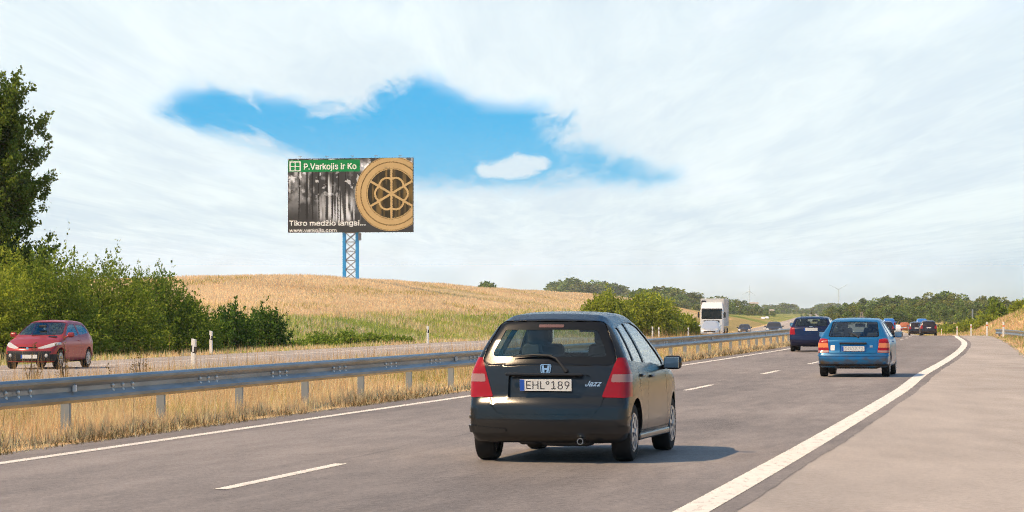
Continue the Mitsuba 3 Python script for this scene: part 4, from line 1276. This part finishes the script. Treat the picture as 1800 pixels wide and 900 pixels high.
small_car('hatchback_car', 'silver car coming the other way just in front of the white truck', SMALL, 1247, 250, 'mat_silver_paint', True)
small_car('hatchback_car', 'dark car with lit looking pale headlights, oncoming, just right of the white truck', SMALL, 1308, 372, 'mat_grey_paint', True, dz=.25)
small_car('estate_car', 'dark car coming the other way, nearest to the navy estate car', TALL, 1360, 318, 'mat_grey_paint', True, dz=.08)
small_car('estate_car', 'black sport utility car on the crest, farthest right of the cars', TALL, 1632.5, 312, 'mat_brown_paint', dz=.05)
small_car('estate_car', 'black estate car on the crest just left of the last car', TALL, 1611, 352, 'mat_brown_paint', dz=.1)
small_car('hatchback_car', 'small white hatchback seen over the crest of the road', SMALL, 1575.5, 400, 'mat_white_paint', dz=.05)
small_car('estate_car', 'dark car right behind the roof line of the bright blue hatchback', TALL, 1558, 330, 'mat_brown_paint', dz=.05)
small_car('delivery_van', 'bright blue van partly hidden behind the black estate car on the crest', TALL, 1621, 420, 'mat_bright_blue_paint', dz=.75, cat='van')
small_car('delivery_van', 'bright blue van ahead of the dark car, left of the small white hatchback', TALL, 1563, 395, 'mat_bright_blue_paint', dz=.72, cat='van')
small_car('hatchback_car', 'rusty red car between the small white hatchback and the black estate car', SMALL, 1590.5, 440, 'mat_rust_paint', dz=.45)
for x, Y, lab in ((1341, 1150, 'tiny white car far away on the oncoming carriageway, left of its neighbour'), (1348, 1230, 'tiny white car far away on the oncoming carriageway, right of its neighbour')):
    small_car('hatchback_car', lab, SMALL, x, Y, 'mat_white_paint', True, group='tiny white cars far away')


# ------------------------------------------------------------------ guardrails
mat('galvanised', principled(mikit.proc(lambda p, n, uv: mix((.16, .18, .195), (.27, .29, .305), smoothstep(.3, .7, fbm(p.x * 3, p.y * 1.1, p.z * 9, 4)))), .30, metallic=.82, spec=.6))
mat('zinc_post', principled((.30, .335, .35), .5, metallic=.4, spec=.4))
mat('bolt_steel', principled((.75, .73, .68), .35, metallic=.5))
BEAM = np.array([(0, .700), (.02, .728), (.055, .724), (.083, .695), (.083, .665), (.022, .600), (.022, .545), (.083, .480), (.083, .440), (.055, .405), (.02, .398), (0, .42)])
BEAM_IN = np.array([(.004, .696), (.022, .722), (.053, .719), (.079, .693), (.079, .667), (.018, .602), (.018, .543), (.079, .478), (.079, .442), (.053, .410), (.022, .404), (.004, .424)])
BEAM_RING = np.vstack([BEAM, BEAM_IN[::-1]])


def beam_mesh(l_of, base, Ya, Yb, toward, n=3):
    Y = np.linspace(Ya - .16, Yb + .16, n)
    off = np.linspace(.0035, -.0005, n)
    rows = []
    for y, o in zip(Y, off):
        l = l_of(y) - toward * (BEAM_RING[:, 0] + o)
        rows.append(np.stack([.19 * y - bend(y) - l, np.full(len(l), y), base(y) + BEAM_RING[:, 1]], 1))
    P = np.stack(rows)
    k = P.shape[1]
    i = np.arange(P.shape[0] * k).reshape(-1, k)
    a0, a1, b0, b1 = i[:-1], np.roll(i[:-1], -1, 1), i[1:], np.roll(i[1:], -1, 1)
    f = np.concatenate([np.stack([a0, a1, b1], -1).reshape(-1, 3), np.stack([a0, b1, b0], -1).reshape(-1, 3)])
    m = trimesh.Trimesh(P.reshape(-1, 3), f, process=False)
    if m.volume < 0:
        m.invert()
    return m


def guardrail(label, l_of, base, Y_first, step, count, toward, bolts_to=0, reflectors=()):
    root = numbered('guardrail')
    tag(root, label, 'guardrail')
    c = Polygon([(-.055, -.035), (.055, -.035), (.055, .035), (.049, .035), (.049, -.029), (-.049, -.029), (-.049, .035), (-.055, .035)])
    post = trimesh.creation.extrude_polygon(c, .85, engine='earcut')
    post.apply_translation([0, 0, -.2])
    post.apply_transform(trimesh.transformations.rotation_matrix(-ROAD_YAW, [0, 0, 1]))
    shape = mikit.ply(post, 'mat_zinc_post')
    for i in range(count):
        Y = Y_first + i * step
        l = float(l_of(Y)) + toward * .06
        put('post', shape, root, T().translate([float(.19 * Y - bend(Y) - l), float(Y), float(base(Y))]))
        add('beam', beam_mesh(l_of, base, Y - step / 2, Y + step / 2, toward), 'mat_galvanised', 20, root)
        if i in reflectors:
            r = rbox(.05, .055, .085, .006).translate([0, 0, .585])
            m = tm(r)
            m.apply_translation([float(.19 * Y - bend(Y) - l_of(Y) + toward * .05), Y, float(base(Y))])
            add('reflector', m, 'mat_white_print', False, root)
        if i < bolts_to:
            bb = []
            for dy in (-.55, 0, .55):
                for z in (.588, .524):
                    s = trimesh.creation.icosphere(1, .027)
                    y = Y + step / 2 + dy * .72
                    s.apply_translation([float(.19 * y - bend(y) - l_of(y) + toward * .03), y, float(base(y)) + z])
                    bb.append(s)
            k = add('bolt_row', trimesh.util.concatenate(bb), 'mat_bolt_steel', True, root)
            labels[k] = {'kind': 'stuff'}
    return root


STEP = 3.776
guardrail('long grey steel guardrail between the left edge line and the dry median', lambda Y: 12.22 + 0 * Y, lambda Y: road_z(Y) - .01, 35.4 - 4 * STEP, STEP, 50, 1, 22, set(range(4, 50, 6)))
guardrail('short silver guardrail at the right edge of the paved shoulder', table((100, -1.2), (130, -.45), (155, .40), (170, 1.0), (182, 1.55), (190, 1.8)), lambda Y: road_z(Y) - .22, 112, STEP, 19, -1)

# ------------------------------------------------------------------ marker posts
mat('post_white', principled((.80, .79, .76), .45))
mat('post_black', principled((.02, .02, .022), .5))
mat('marker_orange', principled((.75, .20, .06), .3, clear=1.0))


def marker_post(label, l, Y, h=1.0, band='black', group=None, dz=-.05, lean=0.0):
    root = numbered('marker_post')
    tag(root, label, 'post', group)
    p = xyz(l, Y, dz)
    yaw = trimesh.transformations.translation_matrix(p) @ trimesh.transformations.rotation_matrix(-ROAD_YAW, [0, 0, 1]) @ trimesh.transformations.rotation_matrix(lean, [0, 1, 0])
    body = rbox(.12, .10, h, .02).translate([0, 0, h / 2])
    tilt = Manifold.cube([.4, .4, .2], True).rotate([0, 14, 0])
    body = body - tilt.translate([0, 0, h + .085])
    m = tm(body)
    m.apply_transform(yaw)
    add('body', m, 'mat_post_white', 25, root)
    if band == 'black':
        b = rbox(.128, .108, .24, .02).translate([0, 0, h - .28])
        b = b - Manifold.cube([.4, .4, .1], True).rotate([0, 22, 0]).translate([0, 0, h - .14]) - Manifold.cube([.4, .4, .1], True).rotate([0, 22, 0]).translate([0, 0, h - .42])
        m = tm(b)
        m.apply_transform(yaw)
        add('black_band', m, 'mat_post_black', 25, root)
        r = rbox(.05, .02, .15, .008).translate([0, -.05, h - .27])
        m = tm(r)
        m.apply_transform(yaw)
        add('reflector', m, 'mat_white_print', 25, root)
    else:
        m = tm(rbox(.128, .108, .12, .02).translate([0, 0, h - .26]))
        m.apply_transform(yaw)
        add('orange_band', m, 'mat_marker_orange', 25, root)


lp = lambda x, Y: float(across((x - 900) / FOCAL * Y, Y))
marker_post('white post with black band standing in front of the tall shrubs, nearest to the camera', lp(339, 73), 73, 1.05, group='black banded marker posts', lean=.03)
marker_post('white post with black band beside the dark bushes, across the oncoming carriageway', lp(371, 113), 113, 1.0, group='black banded marker posts')
marker_post('white post with black band standing alone in the grass below the hill', lp(752, 153), 153, 1.0, group='black banded marker posts')
marker_post('white post seen through the windows of the black car', lp(972, 198), 198, 1.0, group='black banded marker posts')
marker_post('left one of two posts at the foot of the round bushes', lp(1147, 248), 248, 1.0, group='black banded marker posts')
marker_post('right one of two posts at the foot of the round bushes', lp(1158, 262), 262, 1.0, group='black banded marker posts')
marker_post('small white post left of the silver oncoming car', lp(1210, 270), 270, 1.0, group='black banded marker posts')
for x, Y, lab in ((1655, 372, 'white roadside post just right of the last car on the crest'), (1682.5, 292, 'white roadside post where the right edge line ends'), (1707, 242, 'white roadside post, third to the right of the last car'),
                  (1735, 202, 'white roadside post just left of the end of the short guardrail'), (1764, 172, 'white roadside post behind the end of the short guardrail')):
    marker_post(lab, lp(x, Y), Y, 1.05, 'orange', 'orange banded posts along the right verge', -.05)

# ------------------------------------------------------------------ billboard
BY = 290.0
px = BY / FOCAL
BX, BTOP, BBOT, BW = (615.5 - 900) * px, CAM_H + (549 - 278) * px, CAM_H + (549 - 408.5) * px, 219.5 * px
BH = BTOP - BBOT
ba = -math.radians(12)
BW /= math.cos(ba + math.atan2(BX, BY)) * 1.0
B_R, B_N = np.array([math.cos(ba), math.sin(ba), 0]), np.array([math.sin(ba), -math.cos(ba), 0])
B_O = np.array([BX, BY, BBOT]) - B_R * BW / 2
BM = np.eye(4)
BM[:3, 0], BM[:3, 1], BM[:3, 2], BM[:3, 3] = B_R, [0, 0, 1], B_N, B_O
PXW = BW / 219.5                     # metres across the panel per photograph pixel of its width
WX, WZ, WR = (688 - 506) * PXW, (408.5 - 341) * px, 65.5 * px


def poster_color(p, n, uv):
    u = (p.x - float(B_O[0])) * float(B_R[0]) + (p.y - float(B_O[1])) * float(B_R[1])
    w = p.z - float(B_O[2])
    g = .035 + .20 * smoothstep(.45, .75, fbm(u * 1.1, w * .9, 2, 4)) * smoothstep(1.4, 4.5, w)
    g = g + .42 * smoothstep(.5, .78, noise(u * 4.2, w * .12, 5)) * smoothstep(.45, .72, fbm(u * .55, w * .4, 8, 2)) * smoothstep(.9, 2.0, w)
    g = g + .5 * smoothstep(2.6, .4, dr.abs(u - 5.6) * .9) * smoothstep(.42, .66, noise(u * 7, w * .25, 11)) * smoothstep(4.6, 2.4, w) * smoothstep(.8, 1.6, w)
    for c, wd in ((2.05, .17), (2.62, .10), (4.15, .20), (4.75, .12), (1.2, .09), (3.3, .08), (5.35, .07), (6.1, .06)):
        t = smoothstep(wd, wd * .55, dr.abs(u - c - .05 * (noise(w * .6, c, 3) - .5) * 2)) * smoothstep(1.0, 1.6, w)
        g = g * (1 - t * .92) + .012 * t
    g = g + .35 * smoothstep(.64, .74, fbm(u * 2.3, w * 2.3, 14, 3)) * smoothstep(2.5, 5.5, w)
    g = g * 1.5
    grey = mi.Color3f(g * .92, g, g * 1.10)
    d = dr.sqrt(dr.square(u - WX) + dr.square(w - WZ))
    b = noise(u * 5, w * .5, 7)
    brown = mix((.035, .030, .016), (.20, .14, .05), smoothstep(.35, .85, b) * (.4 + .9 * fbm(u * 1.6, w * 1.2, 4, 3)))
    return dr.select(d < float(WR * .72), brown, grey)


mat('poster', principled(mikit.proc(poster_color), .55, spec=.2))
mat('sign_green', principled((.006, .25, .075), .45, spec=.2))
mat('poster_white', principled((.84, .88, .90), .5, spec=.2))
mat('poster_wood', principled(mikit.proc(lambda p, n, uv: mix((.50, .36, .17), (.62, .47, .24), fbm(p.x * 2.2, p.z * 2.2, p.y, 4))), .5, spec=.2))
mat('poster_groove', principled((.20, .125, .045), .55, spec=.2))
mat('tower_blue', principled((.05, .38, .82), .4, spec=.5))
mat('steel_grey', principled((.36, .38, .40), .5, metallic=.3))
mat('frame_dark', principled((.08, .08, .085), .5))
root = numbered('billboard')
tag(root, 'large billboard with a forest picture and round wooden window on a blue mast', 'billboard')


def bb(name, geo, thick, z0, m, parent=None, label=None):
    geo = geo.intersection(sbox(.02, .02, BW - .02, BH - .02)) if isinstance(geo, shapely.Geometry) else geo
    m_ = trimesh.util.concatenate([trimesh.creation.extrude_polygon(g, thick, engine='earcut') for g in getattr(geo, 'geoms', [geo])]) if isinstance(geo, shapely.Geometry) else geo
    m_.apply_translation([0, 0, z0])
    m_.apply_transform(BM)
    k = add(name, m_, m, False, parent or root)
    if label:
        labels[k] = {'label': label}
    return k


def b_text(text, height, x0, x1, z, m, parent, bold=True):
    t = meshkit.text_mesh(text, height, .012, bold)
    t.apply_translation([-t.bounds[0][0], 0, 0])
    t.apply_scale([(x1 - x0) / t.extents[0], 1, 1])
    t.apply_translation([x0, z, .036])
    t.apply_transform(BM)
    labels[add('lettering', t, m, False, parent)] = {'kind': 'stuff'}


box_ = trimesh.creation.box([BW, BH, .30])
box_.apply_translation([BW / 2, BH / 2, -.16])
panel = bb('panel', box_, 0, 0, 'mat_frame_dark')
poster = bb('poster', sbox(.03, .03, BW - .03, BH - .03), .02, 0, 'mat_poster')
X = lambda v: (v - 506) * PXW
Z = lambda v: (408.5 - v) * px
head_ = bb('header', sbox(X(507), Z(301.5), X(633), Z(280.5)), .012, .021, 'mat_sign_green', label='green strip with white lettering and a window symbol')
icon = sbox(X(509), Z(300), X(529), Z(282.5))
panes = unary_union([sbox(X(a), Z(c + 6.4), X(a + 7), Z(c)) for a in (511.3, 520) for c in (284.6, 292.3)])
bb('window_symbol', icon.difference(panes), .012, .034, 'mat_poster_white', head_)
b_text('P.Varkojis ir Ko', 10.2 * px, X(534.5), X(627), Z(297), 'mat_poster_white', head_)
b_text('Tikro med\u017eio langai...', 8.8 * px, X(508.5), X(643), Z(396.2), 'mat_poster_white', poster)
b_text('www.varkojis.com', 5.6 * px, X(508.5), X(592), Z(407.2), 'mat_poster_white', poster)
C = Point(WX, WZ)
disc = lambda r: C.buffer(r * WR, quad_segs=24)
win = bb('round_window', disc(1.0).difference(disc(.655)), .012, .022, 'mat_poster_wood', label='pale wooden ring of the printed round window')
for r in (.985, .86, .845, .69):
    bb('ring_line', disc(r).difference(disc(r - .014)), .004, .0345, 'mat_poster_groove', win)
inside = disc(.66)
spokes = unary_union([LineString([(WX + 3 * math.cos(a), WZ + 3 * math.sin(a)), (WX - 3 * math.cos(a), WZ - 3 * math.sin(a))]).buffer(.115) for a in (math.pi / 2, math.radians(30), math.radians(-30))]).intersection(inside)
lobes = unary_union([Point(WX + .92 * math.cos(a), WZ + .92 * math.sin(a)).buffer(.80, quad_segs=12) for a in np.radians([0, 60, 120, 180, 240, 300])])
rosette = lobes.buffer(.10).difference(lobes.buffer(-.10))
bb('spokes', spokes.union(rosette), .012, .024, 'mat_poster_wood', win)
T_R, T_N = np.array([1.0, 0, 0]), np.array([0, -1.0, 0])                  # the mast stands square to the field
gz0 = float(at(615.5, BY)[2])
for i, (sx, sy) in enumerate(((-1, 0), (1, 0), (-1, 1), (1, 1))):
    b = trimesh.creation.box([.28, .26, BBOT + 3.0 - gz0 + .6])
    p = np.array([BX, BY, 0]) + T_R * sx * .66 - T_N * (.55 + 1.15 * sy)
    b.apply_translation([*p[:2], (BBOT + 3.0 + gz0 - .6) / 2])
    add('leg', b, 'mat_tower_blue', False, root)
zs = np.linspace(gz0 + .1, BBOT, 6)
for sy in (0, 1):
    for a, b in zip(zs[:-1], zs[1:]):
        for s in (-1, 1):
            p0 = np.array([BX, BY, 0]) + T_R * s * .56 - T_N * (.55 + 1.15 * sy)
            p1 = np.array([BX, BY, 0]) - T_R * s * .56 - T_N * (.55 + 1.15 * sy)
            add('brace', rod([[*p0[:2], a], [*p1[:2], b]], .035, 6), 'mat_steel_grey', True, root)
        p0, p1 = (np.array([BX, BY, 0]) + T_R * s * .56 - T_N * (.55 + 1.15 * sy) for s in (-1, 1))
        add('brace', rod([[*p0[:2], b], [*p1[:2], b]], .035, 6), 'mat_steel_grey', True, root)
p = np.array([BX, BY, 0]) + T_R * .95 - T_N * .5
pl = trimesh.creation.box([.30, .3, .75])
pl.apply_translation([*p[:2], BBOT - .42])
add('junction_box', pl, 'mat_steel_grey', False, root)
for v in (528, 575, 620, 661, 703):
    q = B_O + B_R * X(v)
    add('lamp_arm', trimesh.util.concatenate([rod([[q[0], q[1], BTOP - .1], [*(q + B_N * .7 + B_R * .16)[:2], BTOP + .2]], .016, 5), rod([[*(q + B_N * .7 + B_R * .0)[:2], BTOP + .2], [*(q + B_N * .7 + B_R * .34)[:2], BTOP + .17]], .03, 6)]), 'mat_steel_grey', True, root)

# ------------------------------------------------------------------ the white truck
TY = 308.0
hd = heading_at(TY)
tp = on_road(1251, TY, 0, hd)
TM = trimesh.transformations.translation_matrix(tp) @ trimesh.transformations.rotation_matrix(-hd, [0, 0, 1])
mat('trailer_side', principled((.50, .46, .42), .5))
root = numbered('truck')
tag(root, 'white articulated truck with a tall box trailer coming the other way', 'truck')


def tk(name, mesh, m, smooth=30, parent=None):
    mesh = tm(mesh) if isinstance(mesh, Manifold) else mesh
    mesh.apply_transform(TM)
    return add(name, mesh, m, smooth, parent or root)


mat('trailer_front', principled((.62, .61, .59), .45))
tk('trailer', rbox(2.55, 13.4, 3.05, .05).translate([0, 8.6, 2.70]), 'mat_trailer_front')
for s in (-1, 1):
    for k in range(9):
        tk('side_rib', trimesh.creation.box([.03, .06, 2.9], trimesh.transformations.translation_matrix([s * 1.287, 2.6 + k * 1.5, 2.7])), 'mat_trailer_side', False)
    tk('side_skirt', trimesh.creation.box([.04, 6, .5], trimesh.transformations.translation_matrix([s * 1.2, 8.0, .85])), 'mat_grey_paint', False)
cab = rbox(2.46, 2.1, 2.55, .12).translate([0, 1.05, 1.75])
cab = cab + Manifold.batch_hull([rbox(2.4, 1.6, .3, .1).translate([0, 1.3, 2.95]), rbox(2.2, .5, .2, .08).translate([0, 1.75, 3.72])])
ck = tk('cab', cab, 'mat_white_paint')
tk('windscreen', rbox(2.2, .05, .98, .02).translate([0, -.005, 2.50]), 'mat_dark_glass', 30, ck)
tk('sun_visor', rbox(2.25, .22, .14, .05).translate([0, -.0, 3.08]), 'mat_grey_paint', 30, ck)
tk('grille', rbox(1.7, .06, .26, .015).translate([0, -.01, 1.74]), 'mat_black_plastic', 30, ck)
tk('grille', rbox(.95, .03, .05, .01).translate([0, -.005, 2.0]), 'mat_faint_ink', 30, ck)
tk('bumper', rbox(2.44, .25, .45, .08).translate([0, .02, .62]), 'mat_white_paint', 30, ck)
for s in (-1, 1):
    tk('headlight', rbox(.42, .05, .2, .02).translate([s * .88, -.11, .68]), 'mat_headlamp', 30, ck)
    tk('mirror', rbox(.2, .12, .62, .05).translate([s * 1.42, .15, 2.45]), 'mat_black_plastic', 30, ck)
    tk('side_window', rbox(.02, .8, .6, .008).translate([s * 1.235, .75, 2.4]), 'mat_dark_glass', 30, ck)
    for y in (.9, 3.2, 11.6, 12.9, 14.2):
        w = tyre_mesh(.5, .3)
        w.apply_translation([s * 1.08, y, .5])
        tk('wheel', w, 'mat_rubber', 40)
tk('chassis', rbox(1.0, 12, .3, .05).translate([0, 8, .95]), 'mat_black_plastic')
tk('cooling_unit', rbox(.5, .12, .45, .04).translate([-.95, 1.86, 3.78]), 'mat_brown_paint')

# ------------------------------------------------------------------ sign, poles, wind turbines, far houses
Y = 380.0
p = np.array([(1771 - 900) / FOCAL * Y, Y, 0])
zt = CAM_H - (552.5 - 549) / FOCAL * Y
g = float(land(across(p[0], Y), Y))
root = numbered('road_sign')
tag(root, 'small green road sign on the bank at the right, above the guardrail', 'road sign')
b = trimesh.creation.box([.72, .05, .62])
b.apply_translation([p[0], Y, zt - .31])
add('panel', b, 'mat_sign_panel' if 'mat_sign_panel' in scene else mat('sign_panel', principled((.03, .42, .27), .4)), False, root)
b = trimesh.creation.box([.5, .012, .07])
b.apply_translation([p[0], Y - .03, zt - .27])
add('white_bar', b, 'mat_white_print', False, root)
add('post', rod([[p[0], Y + .05, g - .3], [p[0], Y + .05, zt - .1]], .05, 8), 'mat_zinc_post', True, root)

mat('weathered_wood', principled((.30, .25, .21), .8))
g = at(1709.5, 620)
tag('utility_pole', 'pale upright pole in front of the wood, left of the green sign', 'pole')
scene['utility_pole'] = mikit.ply(rod([[g[0], g[1], g[2] - .5], [g[0], g[1], CAM_H - (543.5 - 549) / FOCAL * 620]], [.24, .16], 8), 'mat_zinc_post', True)
root = numbered('utility_pole')
tag(root, 'wooden A-shaped pole at the wood above the bright blue car', 'pole')
g = at(1515, 640)
top = CAM_H - (548.5 - 549) / FOCAL * 640
for s in (-1, 1):
    add('leg', rod([[g[0] + s * .75 - .1, g[1], g[2] - .5], [g[0] + s * .12, g[1], top]], [.17, .11], 7), 'mat_weathered_wood', True, root)
add('crossbar', rod([[g[0] - .6, g[1], top - 1.1], [g[0] + .6, g[1], top - 1.1]], .09, 6), 'mat_weathered_wood', True, root)


def turbine(label, x, y, Y, blade, angles):
    k = Y / FOCAL
    X0, zh = (x - 900) * k, CAM_H - (y - 549) * k
    root = numbered('wind_turbine')
    tag(root, label, 'wind turbine', 'wind turbines on the horizon')
    g = float(land(across(X0, Y), Y))
    add('tower', rod([[X0, Y, g - 1], [X0, Y, zh]], [1.4, .9], 12), 'mat_white_paint', True, root)
    add('nacelle', trimesh.creation.box([1.6, 4, 1.6], trimesh.transformations.translation_matrix([X0, Y - 1, zh])), 'mat_white_paint', False, root)
    for a in np.radians(angles):
        d = np.array([math.cos(a), 0, math.sin(a)])
        c = np.array([X0, Y - 3.4, zh])
        add('blade', rod([c, c + d * blade * .25, c + d * blade], [.6, .9, .3], 8), 'mat_white_paint', True, root)


turbine('white wind turbine on the horizon above the dark blue car, the right one', 1474, 509, 8000, 30, (152, 32, 272))
turbine('white wind turbine on the horizon right of the truck, the left one', 1317, 512, 8000, 22, (85, 325, 205))

for x, y, Y, w, h_, lab in ((1325, 534, 1760, 5.0, 1.0, 'tiny pale house with a pale roof among the trees right of the truck'), (1356, 546, 1720, 2.8, .8, 'tiny pale house with a pale roof at the lower end of that wood')):
    k = Y / FOCAL
    X0, ze = (x - 900) * k, CAM_H - (y - 549) * k
    root = numbered('house')
    tag(root, lab, 'house')
    g = min(float(land(across(X0, Y), Y)), ze - 2.5)
    add('wall', trimesh.creation.box([w, 6, ze - g + .5], trimesh.transformations.translation_matrix([X0, Y, (ze + g - .5) / 2])), mat('house_wall', principled((.60, .54, .46), .8)), False, root)
    r = Polygon([(-3.4, 0), (3.4, 0), (0, h_)])
    rm = trimesh.creation.extrude_polygon(r, w + .6, engine='earcut')
    rm.apply_transform(np.array([[0, 0, 1, X0 - w / 2 - .3], [1, 0, 0, Y], [0, 1, 0, ze + .002], [0, 0, 0, 1.0]]))
    add('roof', rm, mat('house_roof', principled((.46, .40, .34), .8)), False, root)
